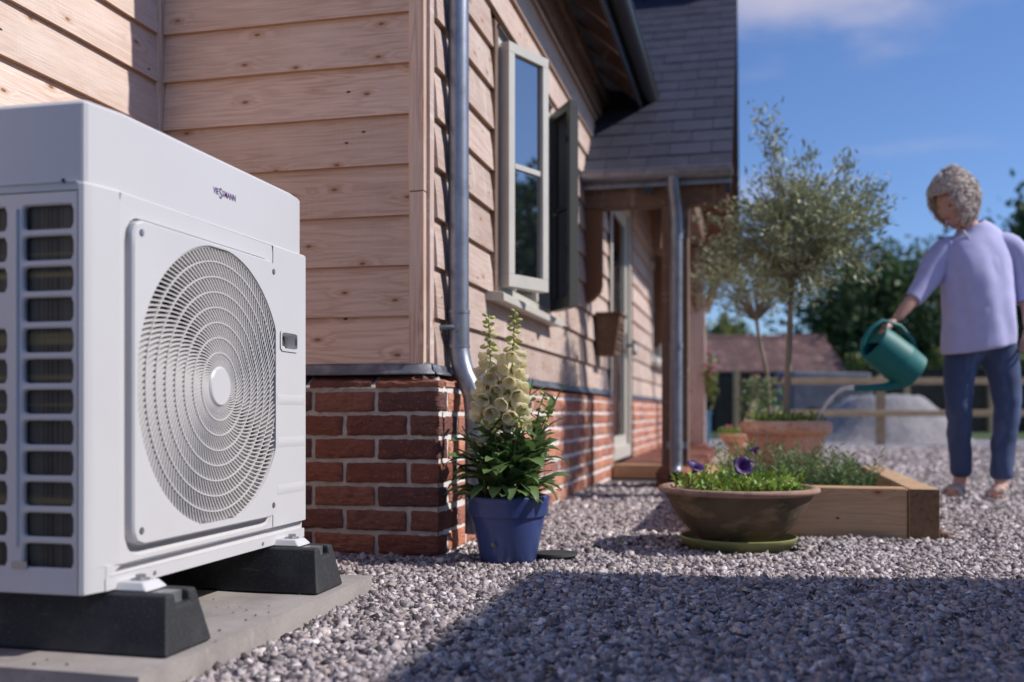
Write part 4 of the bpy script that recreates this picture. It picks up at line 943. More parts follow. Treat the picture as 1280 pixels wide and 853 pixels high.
mb.add([(xr-.002,Y0,.15),(xr-.002,Y0+.004,.15),(xr-.002,Y0+.004,.826),(xr-.002,Y0,.826)], [(0,1,2,3)])
sg_ = mb.build('coil_guard', M['ac_white'], ac, smooth=30)
mb = MB()
for col in (0,1,2): 
    x = xr-.002-pw*(col+1)+.0125; mb.tube([(x,Y0-.0005,.80),(x,Y0-.0005,.228)], .0042, 10)
mb.build('pressed_rib', M['ac_white'], sg_, smooth=50)
mb = MB(); mb.box(-1.2215,-1.1915,Y0-.0015,Y0+.001,.1895,.2025); mb.build('clip_tab', M['steel'], sg_)
mb = MB(); mb.box(-1.51, -1.10, Y0+.014, Y0+.05, .165, .835); mb.build('coil', M['coil'], ac)
mb = MB(); mb.box(-1.0915,-1.0855,Y0+.0035,Y0+.02,.15,.842); mb.build('corner_gap', M['seal'], ac)
# top cover
def cover_plan(z, g=0):
    return [(-1.515,Y0+.004-g,z),(-1.094,Y0+.004-g,z),(-1.0865+g,Y0+.0062-g*.7,z),(-1.0820+g,Y0+.012,z),(-1.0805+g,Y0+.024,z),(-1.0690+g,1.545,z),(-1.0690+g,2.205,z),(-1.077+g,Y1-.022,z),(-1.085,Y1-.0165,z),(-1.515,Y1-.016,z)]
mb = MB(); lv = [cover_plan(.829), cover_plan(.974), [(x-.004*(1 if x > -1.2 else -1), y+(.004 if y < 1.6 else (-.004 if y > 2.2 else 0)), .980) for x, y, z in cover_plan(0)], [(x-.012*(1 if x > -1.2 else -1), y+(.012 if y < 1.6 else (-.012 if y > 2.2 else 0)), .983) for x, y, z in cover_plan(0)]]
n = 10; mb.add([p for l in lv for p in l], [(k*n+i, k*n+(i+1) % n, (k+1)*n+(i+1) % n, (k+1)*n+i) for k in range(3) for i in range(n)] + [tuple(range(3*n, 4*n)), tuple(range(n-1,-1,-1))])
tc_ = mb.build('top_cover', M['ac_white'], ac, smooth=22)
mb = MB(); mb.box(-1.50,-1.09,Y0+.012,Y1-.02,.8435,.8465); mb.tube([(-1.122,Y0+.0035,.843),(-1.122,Y0+.006,.843)], .003, 10); mb.tube([(-1.124,Y0+.003,.8455),(-1.124,Y0+.006,.8455)], .0035, 10); mb.build('cover_screw', M['seal'], tc_)
# brand lettering on the cover: plain capitals with a tall middle letter
def text_mesh(body, size, name, mat, parent, x, y, z, ang=0, ext=.0004, sx=1):
    cu = bpy.data.curves.new(name, 'FONT'); cu.body = body; cu.size = size; cu.extrude = ext; cu.offset = .00025
    o = bpy.data.objects.new(name, cu); C.objects.link(o); dg = bpy.context.evaluated_depsgraph_get(); dg.update()
    me = bpy.data.meshes.new_from_object(o.evaluated_get(dg)); bpy.data.objects.remove(o); bpy.data.curves.remove(cu)
    w = max(v.co.x for v in me.vertices)
    for v in me.vertices: p = v.co.copy(); v.co = (x+p.z, y+p.x*sx, z+p.y)
    return finish(me, name, M[mat], parent), w*sx
xl = -1.0688; pos = 1.848
for body, size, dz in (("VIE", .0185, .001), ("S", .031, -.005), ("S", .0175, .001), ("MANN", .0185, .001)):
    o, w_ = text_mesh(body, size, 'lettering', 'logo', tc_, xl, pos, .904+dz, sx=.86); pos += w_+.0016
# mounting brackets on the feet
for yy in (1.555, 2.150):
    mb = MB(); x0, x1 = -1.10, -1.006
    mb.hexa([(x0,yy-.034,.1465),(x1,yy-.034,.1465),(x1,yy+.034,.1465),(x0,yy+.034,.1465),(x0,yy-.026,.1625),(x1-.014,yy-.024,.1625),(x1-.014,yy+.024,.1625),(x0,yy+.026,.1625)])
    br = mb.build('mounting_bracket', M['ac_white'], ac, bevel=.004)
    mb = MB(); mb.tube([(-1.04,yy,.1626),(-1.04,yy,.1645)], .0165, 20); mb.tube([(-1.04,yy,.1646),(-1.04,yy,.1715)], .0095, 6); mb.build('bolt', M['steel'], br, smooth=30)

# rubber feet and slab
def foot(yc, label):
    t = thing('rubber_foot', label, 'support foot', (-1.25, yc, .048), 'rubber feet under the heat pump')
    mb = MB(); x0, x1 = -1.56, -.943; hb, ht = .0715, .046; zb, zt = .046, .146
    prof = [(yc-hb,zb),(yc+hb,zb),(yc+hb,zb+.008),(yc+ht,zt),(yc+.021,zt),(yc+.021,zt-.022),(yc-.021,zt-.022),(yc-.021,zt),(yc-ht,zt),(yc-hb,zb+.008)]
    n = len(prof); xe = [x1 - (.0 if z < .06 else (.016*(z-.054)/.09)) for y, z in prof]
    mb.add([(x0, y, z) for y, z in prof]+[(xe[i], y, z) for i, (y, z) in enumerate(prof)], [(0,9,8,7,6,5,4,3,2,1), tuple(range(n,2*n))]+[(i,(i+1) % n, n+(i+1) % n, n+i) for i in range(n)])
    mb.build('foot_body', M['rubber'], t, bevel=.006, segs=3)
    mb = MB(); mb.box(-1.55,-.972,yc-.0195,yc+.0195,.1245,.1445); mb.build('fixing_rail', M['steel'], t)
foot(1.555, 'black rubber foot under the slotted end of the heat pump'); foot(2.150, 'black rubber support foot under the heat pump end beside the brick wall')
mb = MB(); nX, nY = 24, 24
def sl(x, y, z): 
    n_ = mnoise.noise(Vector((x*9, y*9, z*9))); return (x, y, z+.0015*n_)
xs = np.linspace(-1.90, -.925, nX); ys = np.linspace(1.376, 2.362, nY)
mb.add([sl(x+ (.003*mnoise.noise(Vector((x*30,y*30,z*50))) if (i in (0,nX-1)) else 0), y+(.003*mnoise.noise(Vector((x*30,y*30,z*50+9))) if j in (0,nY-1) else 0), z) for z in (.045,-.03) for j, y in enumerate(ys) for i, x in enumerate(xs)],
    [(j*nX+i, j*nX+i+1, (j+1)*nX+i+1, (j+1)*nX+i) for j in range(nY-1) for i in range(nX-1)])
b = 0; T = nX*nY
for i in range(nX-1): mb.f.append((i+1, i, T+i, T+i+1)); mb.f.append(((nY-1)*nX+i, (nY-1)*nX+i+1, T+(nY-1)*nX+i+1, T+(nY-1)*nX+i))
for j in range(nY-1): mb.f.append((j*nX, (j+1)*nX, T+(j+1)*nX, T+j*nX)); mb.f.append(((j+1)*nX+nX-1, j*nX+nX-1, T+j*nX+nX-1, T+(j+1)*nX+nX-1))
tag(mb.build('concrete_slab', M['concrete'], smooth=40), 'flat square concrete slab under the heat pump feet', 'slab')
# ------------------------------------------------------------------ unseen garage, a guess added on the right to shade the yard
gr = thing('garage', 'unseen rendered garage with dark doors, added opposite the heat pump to shade the yard', 'garage', (4.2, 0, 0))
gx, gy0, gy1, gh = 2.40, -3.4, 3.20, 2.60
mb = MB(); mb.box(gx+.02, 6.4, gy0, gy1-.05, -.02, gh-.05); mb.build('garage_wall', M['render'], gr)
mb = MB(); mb.hexa([(gx-.0,gy0-.1,gh-.08),(6.6,gy0-.1,gh-.08),(6.6,gy1,gh-.08),(gx,gy1,gh-.08),(gx,gy0-.1,gh),(6.6,gy0-.1,gh+.5),(6.6,gy1,gh+.5),(gx,gy1,gh)]); mb.build('garage_roof', M['slate'], gr)
for i in range(2):
    mb = MB(); y0 = -2.6+2.6*i; mb.box(gx-.012, gx+.018, y0, y0+2.2, .0, 2.1); d = mb.build('garage_door', M['black_fence'], gr, bevel=.004)
    mb = MB(); mb.box(gx-.03, gx-.013, y0+1.0, y0+1.2, .95, .98); mb.build('door_handle', M['steel'], d)

# ------------------------------------------------------------------ leaves
def leaf_cloud(P0, D, L, Wd, curl=.15, up=None):
    """diamond leaves from numpy arrays: base, unit direction, length, width -> verts, faces"""
    K = len(P0); ref = rng.normal(size=(K,3)) if up is None else np.tile(up, (K,1)) + rng.normal(0,.35,(K,3))
    S = np.cross(D, ref); S /= np.linalg.norm(S, axis=1)[:,None]+1e-9; Nn = np.cross(S, D)
    L = L[:,None]; Wd = Wd[:,None]; c = curl*L
    v = np.stack([P0, P0+D*L*.45+S*Wd*.5+Nn*c*.25, P0+D*L*.45-S*Wd*.5+Nn*c*.25, P0+D*L*.45+Nn*c*.05, P0+D*L-Nn*c], 1)
    f = np.array([(0,1,3),(1,4,3),(0,3,2),(3,4,2)]); return v.reshape(-1,3), (f[None]+(np.arange(K)*5)[:,None,None]).reshape(-1,3)
def np_mesh(name, v, f, mat, parent, smooth=True):
    me = bpy.data.meshes.new(name); me.vertices.add(len(v)); me.vertices.foreach_set('co', np.ascontiguousarray(v, 'f').ravel())
    n = len(f); me.loops.add(n*3); me.loops.foreach_set('vertex_index', np.ascontiguousarray(f, 'i').ravel()); me.polygons.add(n)
    me.polygons.foreach_set('loop_start', np.arange(n)*3); me.polygons.foreach_set('loop_total', np.full(n,3)); me.update(calc_edges=True)
    if smooth: me.polygons.foreach_set('use_smooth', [True]*n)
    return finish(me, name, mat, parent)
def big_leaf(mb, p, d, L, w, droop=.6, n=7, fold=.25, twist=0.0):
    """broad arching leaf with a folded midrib"""
    p = Vector(p); d = Vector(d).normalized(); side = d.cross(Vector((0,0,1))); side = side.normalized() if side.length > .05 else Vector((1,0,0))
    vs = []; pos = p.copy(); dd = d.copy()
    for i in range(n+1):
        t = i/n; ww = w*.5*(math.sin(math.pi*min(1, t**.75*.97+.03))**.8)*(1 if t < .97 else .15) if i else w*.06
        nn = side.cross(dd).normalized(); sd = (side*math.cos(twist*t)+nn*math.sin(twist*t)); rip = .05*w*math.sin(i*2.2)
        vs += [pos+sd*ww+nn*(ww*fold+rip), pos, pos-sd*ww+nn*(ww*fold-rip)]
        pos = pos + dd*(L/n); dd = (dd - Vector((0,0,1))*(droop/n)*(.5+t)).normalized()
    mb.add(vs, [q for i in range(n) for q in ((i*3,i*3+1,i*3+4,i*3+3),(i*3+1,i*3+2,i*3+5,i*3+4))])

def rot_to(d):                                # matrix whose z axis is d
    return Vector(d).normalized().to_track_quat('Z', 'Y').to_matrix()
def flare(mb, p, d, prof, n=10, lobes=0, lob=.12, bend=0.0):
    m = rot_to(d); vs = []
    for k, (r, z) in enumerate(prof):
        t = k/(len(prof)-1)
        for j in range(n):
            a = 2*math.pi*j/n; rr = r*(1+lob*t**3*math.cos(lobes*a)) if lobes else r
            q = m @ Vector((rr*math.cos(a), rr*math.sin(a), z)); q.z -= bend*z*t; vs.append(Vector(p)+q)
    mb.add(vs, [(i*n+j, i*n+(j+1) % n, (i+1)*n+(j+1) % n, (i+1)*n+j) for i in range(len(prof)-1) for j in range(n)])

# ------------------------------------------------------------------ blue pot and foxglove
PX, PY = -.720, 2.970
pot = thing('flower_pot', 'glazed blue flower pot on the gravel at the brick corner of the house', 'pot', (PX, PY, 0))
mb = MB(); mb.lathe([(.0,.002),(.078,.002),(.086,.012),(.112,.138),(.1125,.142),(.121,.144),(.1225,.150),(.1245,.186),(.1275,.192),(.1275,.200),(.124,.204),(.114,.204),(.112,.198),(.108,.172),(0,.172)], 56, (PX,PY,0)); mb.build('pot_body', M['blue_glaze'], pot, smooth=35)
mb = MB(); mb.lathe([(.1085,.168),(.105,.180),(.05,.188),(.005,.19)], 24, (PX,PY,0), .05); mb.build('soil', M['soil'], pot, smooth=60)
mb = MB(); mb.ball((PX-.02, PY-.103, .063), .007, 8, 6, (1,.5,1.1)); mb.build('chip', M['bark'], pot, smooth=60)
lid = MB(); lid.lathe([(0,.0),(.062,.0),(.066,.004),(.064,.010),(.05,.012),(0,.012)], 32, (PX+.135,PY+.075,.012)); tag(rebase(lid.build('pot_lid', M['rubber'], smooth=40)), 'small dark disc lying on the gravel behind the blue pot', 'disc')
M['young'] = pm('opening_bud', (.66,.62,.28), .5, island=.15, translucent=.25)
fox = thing('foxglove', 'cream flowered foxglove growing in the glazed blue pot', 'plant', (PX, PY, .18))
r = random.Random(5); stems = MB(); leaves = MB(); petals = MB(); buds = MB(); young = MB()
def stalk(x, y, h, lean, spike, minor=False):
    pts = [Vector((PX+x, PY+y, .175))]
    for i in range(1, 9): t = i/8; pts.append(Vector((PX+x+lean[0]*t*t, PY+y+lean[1]*t*t, .175+h*t)))
    stems.tube(pts, [.0052-.0035*i/8 for i in range(9)], 7)
    def at(t): q = min(int(t*8), 7); return pts[q].lerp(pts[q+1], t*8-q)
    if spike:
        t = spike; k = 0
        while t < .995:
            f = (t-spike)/(1-spike); a = k*2.4+r.uniform(-.3,.3); size = (1.05-.5*f) if f < .5 else max(.42, .80-(f-.5)*.75)
            out = Vector((math.cos(a), math.sin(a), 0)); out = (out + Vector((.25,-.55,0))*.55).normalized()
            dn = Vector((out.x, out.y, -.55 if f < .55 else (-.2 if f < .75 else .25))).normalized(); p = at(t)
            if f < .60 and not minor:
                s = size*r.uniform(.9,1.15)*1.2
                flare(petals, p+out*.006, dn, [(.0035*s,0),(.006*s,.006*s),(.0100*s,.014*s),(.0120*s,.026*s),(.0135*s,.036*s),(.0195*s,.043*s),(.0185*s,.0445*s),(.012*s,.035*s),(.010*s,.02*s)], 12, 5, .10, .12)
                flare(buds, p+out*.003, dn, [(.002,0),(.0065*s,.003),(.0062*s,.008*s)], 7)
            else:
                s = size*1.75 if not minor else .7; flare(buds if f > .88 or minor or k % 3 == 0 else young, p+out*.003, dn, [(.002*s,0),(.0062*s,.006*s),(.0068*s,.013*s),(.0042*s,.021*s),(.0008,.024*s)], 8)
            t += (.0138 if f < .6 else .0125)*.56/h; k += 1
    # leaves along the stem, smaller upwards
    top = (spike-.03) if spike else .97; n = int(20*h/.5)
    for i in range(n):
        t = .10+(top-.10)*i/n; a = i*2.4+r.uniform(-.5,.5); f = 1-t/top
        big_leaf(leaves, at(t), (math.cos(a), math.sin(a), .75+.3*r.random()), .055+.085*f*r.uniform(.8,1.15), .020+.034*f, .9, 6, .25, r.uniform(-.5,.5))
stalk(-.045,-.02,.585,(-.012,.0),.50); stalk(.008,-.028,.594,(.024,-.012),.47)
stalk(-.05,.02,.30,(-.03,.0),.80,True); stalk(.05,.03,.34,(.055,.01),.84,True); stalk(.055,-.03,.29,(.085,-.01),.86,True); stalk(-.015,-.05,.26,(-.01,-.03),.84,True); stalk(.02,-.045,.28,(.035,-.03),.84,True); stalk(-.05,.05,.36,(-.09,.02),0); stalk(.06,.05,.37,(.10,.03),0); stalk(.03,.0,.38,(.05,-.01),0); stalk(-.02,-.02,.36,(-.04,-.02),0); stalk(.0,.06,.34,(.02,.04),0); stalk(-.06,-.03,.24,(-.07,-.03),0)
for i in range(84):
    a = r.uniform(0, 2*math.pi); rr = .09*math.sqrt(r.random()); z = r.uniform(0,.15)
    big_leaf(leaves, (PX+rr*math.cos(a), PY+rr*math.sin(a), .18+z), (math.cos(a)*.9, math.sin(a)*.9, r.uniform(.1,1.0)), r.uniform(.085,.15), r.uniform(.040,.062), r.uniform(.9,1.9), 7, r.uniform(.1,.3), r.uniform(-.6,.6))
for a, L in ((-1.3,.11),(-2.0,.12),(-.85,.13),(-1.65,.09),(-.35,.12)): big_leaf(leaves, (PX+.06*math.cos(a), PY+.06*math.sin(a), .225), (math.cos(a), math.sin(a), .4), L*1.1, .052, 2.1, 8, .25, r.uniform(-.3,.3))
for i in range(16):
    a = r.uniform(-2.6,-.3); p = Vector((PX+.09*math.cos(a)*r.random()+.01, PY+.09*math.sin(a)*r.random(), r.uniform(.38,.52)))
    if i % 2: flare(petals, p, (math.cos(a), math.sin(a), r.uniform(-.6,-.1)), [(.003,0),(.008,.01),(.0105,.024),(.013,.032),(.017,.038),(.010,.03)], 10, 5, .1, .1)
    else: flare(buds, p, (math.cos(a), math.sin(a), .2), [(.002,0),(.006,.006),(.007,.014),(.003,.022)], 8)
stems.build('stem', M['stem'], fox, smooth=60); leaves.build('leaves', M['leaf_fox'], fox, smooth=80); petals.build('flowers', M['petal'], fox, smooth=70); buds.build('buds', M['bud'], fox, smooth=70); young.build('young_flowers', M['young'], fox, smooth=70)

# ------------------------------------------------------------------ shallow bowl, saucer, petunias
OX, OY = -.040, 3.44
sc_ = MB(); sc_.lathe([(0,.006),(.155,.006),(.172,.012),(.188,.034),(.193,.040),(.1945,.046),(.189,.048),(.184,.044),(.170,.020),(.150,.015),(0,.015)], 64, (OX,OY,-.004)); tag(rebase(sc_.build('saucer', M['saucer'], smooth=40)), 'olive green plastic saucer under the shallow stone bowl', 'saucer')
bo = thing('shallow_bowl', 'mossy brown shallow clay bowl standing in a green saucer', 'planter', (OX, OY, .012))
mb = MB(); mb.lathe([(0,.018),(.10,.018),(.118,.026),(.150,.050),(.186,.088),(.217,.132),(.236,.170),(.246,.188),(.250,.190)], 72, (OX,OY,0), .012, 3); mb.lathe([(.228,.178),(.21,.15),(0,.15)][::-1], 40, (OX,OY,0)); mb.build('bowl_body', M['old_terracotta'], bo, smooth=60)
mb = MB(); mb.lathe([(.2485,.187),(.262,.191),(.268,.198),(.266,.206),(.254,.210),(.236,.207),(.230,.192),(.226,.178)], 96, (OX,OY,0), .02, 8); mb.build('bowl_rim', M['rim_clay'], bo, smooth=60)
mb = MB(); mb.lathe([(.229,.186),(.18,.193),(.08,.197),(.004,.198)], 40, (OX,OY,0), .06); mb.build('soil', M['soil'], bo, smooth=60)
pt = thing('petunia', 'leafy petunia with dark purple trumpets in the shallow clay bowl', 'plant', (OX, OY, .19))
P0, D0, L0, W0 = [], [], [], []
for i in range(900):
    a = r.uniform(0, 6.283); rr = .215*math.sqrt(r.random()); x, y = rr*math.cos(a), rr*math.sin(a)
    if x < -.13 and r.random() < .4: continue
    hh = .052*max(0, mnoise.noise(Vector((x*9, y*9, 2)))+.45)+.012; z = .195+hh*r.random()
    P0.append((OX+x, OY+y, z)); d = Vector((r.uniform(-1,1), r.uniform(-1,1), r.uniform(.2,1.3))).normalized(); D0.append(d); L0.append(r.uniform(.018,.036)); W0.append(r.uniform(.011,.019))
v, f = leaf_cloud(np.array(P0), np.array(D0), np.array(L0), np.array(W0), .2); np_mesh('foliage', v, f, M['bowl_leaf'], pt)
def trumpet(p, d, s):
    mb = MB(); flare(mb, p, d, [(.003*s,0),(.005*s,.012*s),(.010*s,.024*s),(.020*s,.032*s),(.031*s,.036*s),(.034*s,.0335*s)], 20, 5, .10, 0)
    fl_ = mb.build('flower', M['purple'], pt, smooth=70); mb = MB(); p = Vector(p); d = Vector(d).normalized()
    mb.tube([p-Vector((0,0,.06)), p-Vector((0,0,.02))-d*.004, p], .0018, 6); mb.build('flower_stalk', M['stem'], fl_)
trumpet((OX+.005,OY-.06,.268), (.35,-.8,.35), 1.0); trumpet((OX-.15,OY-.03,.250), (.4,-.35,.8), .95); trumpet((OX+.06,OY+.10,.31), (-.3,-.2,.9), .6); trumpet((OX+.03,OY+.06,.27), (.2,-.5,.7), .55)

# ------------------------------------------------------------------ raised bed of sleepers with plants
bed = thing('raised_bed', 'low raised bed of new timber sleepers behind the shallow bowl', 'raised bed', (.26, 4.5, 0))
def sleeper(x0,x1,y0,y1,z0=-.02,z1=.185,mat='sleeper'):
    mb = MB(); timber_hexa(mb, [(x0,y0,z0),(x1,y0,z0),(x1,y1,z0),(x0,y1,z0),(x0,y0,z1),(x1,y0,z1),(x1,y1,z1),(x0,y1,z1)]); mb.build('sleeper', M[mat], bed, bevel=.006)
sleeper(-.13,.545,3.785,3.885); sleeper(.548,.650,3.778,5.35); sleeper(-.235,-.133,3.79,5.35); sleeper(-.13,.545,5.25,5.35)
mb = MB(); mb.box(.550,.648,3.7755,3.779,-.015,.183); mb.build('end_grain', M['end_grain'], bed)
mb = MB(); n = 22; mb.add([(-.14+.70*i/n, 3.87+1.4*j/n, .125+.022*mnoise.noise(Vector((i*.6,j*.6,0)))+.008*mnoise.noise(Vector((i*3.,j*3.,7)))) for j in range(n+1) for i in range(n+1)], [(j*(n+1)+i, j*(n+1)+i+1, (j+1)*(n+1)+i+1, (j+1)*(n+1)+i) for j in range(n) for i in range(n)]); mb.build('soil', M['soil'], bed, smooth=80)
bedlab = ['bushy grey green plant by the front edge of the raised bed beside the bowl', 'grey green plant in the middle of the front of the raised bed', 'leafy plant nearest the bare right corner of the raised bed', 'tall loose plant in the raised bed before the terracotta pot', 'low plant at the back of the raised bed next to the terracotta pot', 'plant in the raised bed just behind the purple petunia', 'small plant at the right side of the raised bed by the side sleeper']
for k, (x, y, h, sp) in enumerate([(.06,4.05,.16,.12),(.22,4.12,.16,.12),(.37,4.2,.15,.12),(.12,4.55,.15,.13),(.33,4.75,.11,.13),(-.05,4.4,.16,.12),(.44,4.4,.12,.09)]):
    t_ = thing('herb_plant', bedlab[k], 'plant', (x, y, .12), 'plants in the raised bed'); P0, D0, L0, W0 = [], [], [], []; st = MB()
    for s_ in range(30):
        a = r.uniform(0,6.283); rr = sp*math.sqrt(r.random()); hh = h*r.uniform(.35,1.35); b0 = Vector((x+rr*.35*math.cos(a), y+rr*.35*math.sin(a), .115)); tip = Vector((x+rr*1.15*math.cos(a), y+rr*1.15*math.sin(a), .12+hh))
        st.tube([b0, b0.lerp(tip,.55)+Vector((0,0,.01)), tip], [.0018,.0014,.0008], 4, False)
        for i in range(15):
            f_ = .25+.75*i/14; p = b0.lerp(tip, f_); aa = i*2.4+s_; d = Vector((math.cos(aa), math.sin(aa), .75)).normalized()
            P0.append(p); D0.append(d); L0.append(r.uniform(.022,.042)); W0.append(r.uniform(.0055,.010))
    v, f = leaf_cloud(np.array(P0), np.array(D0), np.array(L0), np.array(W0), .15); np_mesh('foliage', v, f, M['bed_leaf'], t_); st.build('stems', M['stem'], t_)

# ------------------------------------------------------------------ trees
def tree(name, label, cat, base, trunk_pts, trunk_r, crown_c, crown_r, leafmat, barkmat, nbr, leaf_n, leaf_l, leaf_w, group=None, twig=.10, seed=1, extra=(), jit=.55, clump=0.0, fill=.5):
    q = random.Random(seed); rg = np.random.default_rng(seed)
    t_ = thing(name, label, cat, base, group); tk = MB(); tk.tube(trunk_pts, trunk_r, 10); top = Vector(trunk_pts[-1]); c = Vector(crown_c); R = Vector(crown_r)
    ends = []
    for i in range(nbr):
        a = i*2.39996; zf = 1-2*(i+.5)/nbr; rr = math.sqrt(1-zf*zf); s = q.uniform(fill,1.0)
        e = c + Vector((R.x*rr*math.cos(a)*s, R.y*rr*math.sin(a)*s, R.z*zf*s)) + Vector((q.uniform(-1,1)*R.x, q.uniform(-1,1)*R.y, q.uniform(-1,1)*R.z))*.12
        ends.append(e)
    ends += [Vector(e) for e in extra]
    for i, e in enumerate(ends):
        if i % max(1, len(ends)//40) == 0 or i >= nbr:
            st = Vector(trunk_pts[-1]) if e.z > top.z else Vector(trunk_pts[-1])*.75+Vector(trunk_pts[-2])*.25
            mid = st.lerp(e,.5)+Vector((q.uniform(-.06,.06)*R.x, q.uniform(-.06,.06)*R.y, .08*R.z)); tr = trunk_r[-1]*.55
            tk.tube([st, mid, e], [tr, tr*.6, tr*.22], 6, False)
    tk.build('trunk', barkmat, t_, smooth=60)
    per = leaf_n//len(ends); P, D = [], []
    for e in ends:
        d0 = (e-c).normalized() if (e-c).length > 1e-3 else Vector((0,0,1)); k = per
        sp = twig*q.uniform(.6,1.3)
        off = rg.normal(0, 1, (k,3))*np.array([sp*jit, sp*jit, sp*jit]) + np.array(d0)[None]*rg.uniform(-1.1,1.1,(k,1))*sp
        P.append(np.array(e)[None]+off); dd = rg.normal(0,1,(k,3))*.8 + np.array(d0)[None]*.7 + np.array([0,0,.25]); D.append(dd/np.linalg.norm(dd,axis=1)[:,None])
    P = np.concatenate(P); D = np.concatenate(D); K = len(P)
    v, f = leaf_cloud(P, D, leaf_l*rg.uniform(.6,1.25,K), leaf_w*rg.uniform(.7,1.2,K), .15); np_mesh('crown', v, f, leafmat, t_, smooth=False)
    return t_
tp_ = W(.274*5.4, 5.4); TX, TY = tp_[0], tp_[1]
po = thing('terracotta_pot', 'wide terracotta pot with a rolled rim at the far end of the raised bed', 'pot', (TX, TY, 0))
mb = MB(); mb.lathe([(0,.0),(.15,.0),(.158,.01),(.205,.325),(.207,.340),(.224,.338),(.238,.350),(.243,.378),(.237,.402),(.220,.411),(.203,.400),(.198,.355),(0,.355)], 56, (TX,TY,0)); mb.build('pot_body', M['terracotta'], po, smooth=40)
mb = MB(); mb.lathe([(.2,.370),(.1,.380),(.004,.382)], 24, (TX,TY,0), .05); mb.build('soil', M['soil'], po, smooth=60)
mb = MB()
for a in (-2.25, -2.02):                     # thin wire hung over the rim
    px_, py_ = TX+.236*math.cos(a), TY+.236*math.sin(a); mb.tube([(TX+.2*math.cos(a),TY+.2*math.sin(a),.407),(px_,py_,.405),(px_+.004,py_-.006,.34),(px_-.012,py_-.004,.27),(px_-.02,py_,.19)], .003, 6)
tag(rebase(mb.build('hanging_wire', M['steel'], smooth=60)), 'two thin grey cords hanging over the terracotta pot rim', 'cord')
tree('olive_tree', 'standard olive tree with a loose round crown in the wide terracotta pot', 'tree', (TX,TY,.37), [(TX,TY,.36),(TX+.008,TY,.6),(TX+.022,TY+.01,.95),(TX+.03,TY+.01,1.17)], [.021,.018,.016,.014], (TX+.075,TY+.02,1.43), (.42,.41,.345), M['olive'], M['bark'], 150, 9500, .048, .0125, twig=.064, seed=4,
     extra=[(TX-.03,TY,1.80),(TX-.06,TY,1.88),(TX-.085,TY,1.95),(TX-.10,TY,2.0),(TX+.4,TY+.05,1.55),(TX+.43,TY,1.62),(TX+.30,TY,1.78),(TX+.12,TY,1.82),(TX-.36,TY+.02,1.33),(TX-.40,TY,1.5),(TX+.41,TY,1.33)], fill=.35)
P0, D0, L0, W0 = [], [], [], []
for i in range(260):
    a = r.uniform(0,6.283); rr = .19*math.sqrt(r.random()); P0.append((TX+rr*math.cos(a), TY+rr*math.sin(a), .38+r.random()*.05)); D0.append(Vector((r.uniform(-1,1), r.uniform(-1,1), r.uniform(.3,1.4))).normalized()); L0.append(r.uniform(.03,.05)); W0.append(r.uniform(.014,.022))
up_ = thing('underplanting', 'low green leaves around the olive trunk in the terracotta pot', 'plant', (TX,TY,.32)); v, f = leaf_cloud(np.array(P0), np.array(D0), np.array(L0), np.array(W0), .2); np_mesh('foliage', v, f, M['bowl_leaf'], up_)
# second, thinner tree in a pot behind
b2 = W(.2585*7.0, 7.0); BX2, BY2 = b2[0], b2[1]
p2_ = thing('terracotta_pot', 'terracotta pot half hidden behind the wide rolled rim pot', 'pot', (BX2,BY2,0))
mb = MB(); mb.lathe([(0,.0),(.10,.0),(.11,.01),(.14,.33),(.152,.335),(.156,.39),(.142,.395),(.132,.37),(0,.37)], 40, (BX2,BY2,0)); mb.build('pot_body', M['terracotta'], p2_, smooth=40)
mb = MB(); mb.lathe([(.135,.375),(.004,.385)], 20, (BX2,BY2,0)); mb.build('soil', M['soil'], p2_)
tree('olive_tree', 'thin sparse olive tree with bare lower branches behind the wide terracotta pot', 'tree', (BX2,BY2,.38), [(BX2,BY2,.37),(BX2-.02,BY2,.7),(BX2-.08,BY2,1.0),(BX2-.095,BY2,1.10)], [.017,.014,.013,.012], (BX2-.12,BY2,1.40), (.42,.36,.25), M['olive'], M['bark'], 90, 3600, .046, .012, twig=.085, seed=9, fill=.5)
P0, D0, L0, W0 = [], [], [], []
for i in range(420):
    a = r.uniform(0,6.283); rr = .15*math.sqrt(r.random()); z = r.uniform(0,.30); P0.append((BX2-.06+rr*math.cos(a), BY2+rr*math.sin(a), .385+z)); D0.append(Vector((r.uniform(-1,1), r.uniform(-1,1), r.uniform(.1,1.2))).normalized()); L0.append(r.uniform(.03,.06)); W0.append(r.uniform(.012,.024))
u2 = thing('underplanting', 'tangle of green leaves round the foot of the thin olive tree', 'plant', (BX2,BY2,.38)); v, f = leaf_cloud(np.array(P0), np.array(D0), np.array(L0), np.array(W0), .2); np_mesh('foliage', v, f, M['bed_leaf'], u2)
mb = MB()
for i in range(9): mb.ball((BX2-.12+.2*r.random(), BY2-.1, .62+.14*r.random()), .012, 6, 4)
mb.build('flowers', M['purple'], u2)

# small bowl of flowers, block and plants at the edge of the paving
c2 = W(.219*8.4, 8.4); QX, QY = c2[0], c2[1]
blk = MB(); timber_hexa(blk, [(QX-.02,QY-.12,.03),(QX+.22,QY-.12,.03),(QX+.22,QY+.12,.03),(QX-.02,QY+.12,.03),(QX-.02,QY-.12,.18),(QX+.22,QY-.12,.18),(QX+.22,QY+.12,.18),(QX-.02,QY+.12,.18)]); tag(rebase(blk.build('timber_block', M['sleeper'], bevel=.005)), 'short offcut of sleeper at the edge of the paving', 'timber block')
f2 = thing('flower_bowl', 'small low terracotta bowl of flowers on the timber offcut', 'planter', (QX+.03,QY,.18))
mb = MB(); mb.lathe([(0,.182),(.07,.182),(.08,.19),(.135,.262),(.14,.27),(.132,.274),(.12,.26),(0,.25)], 36, (QX+.03,QY,0)); mb.build('bowl_body', M['terracotta'], f2, smooth=40)
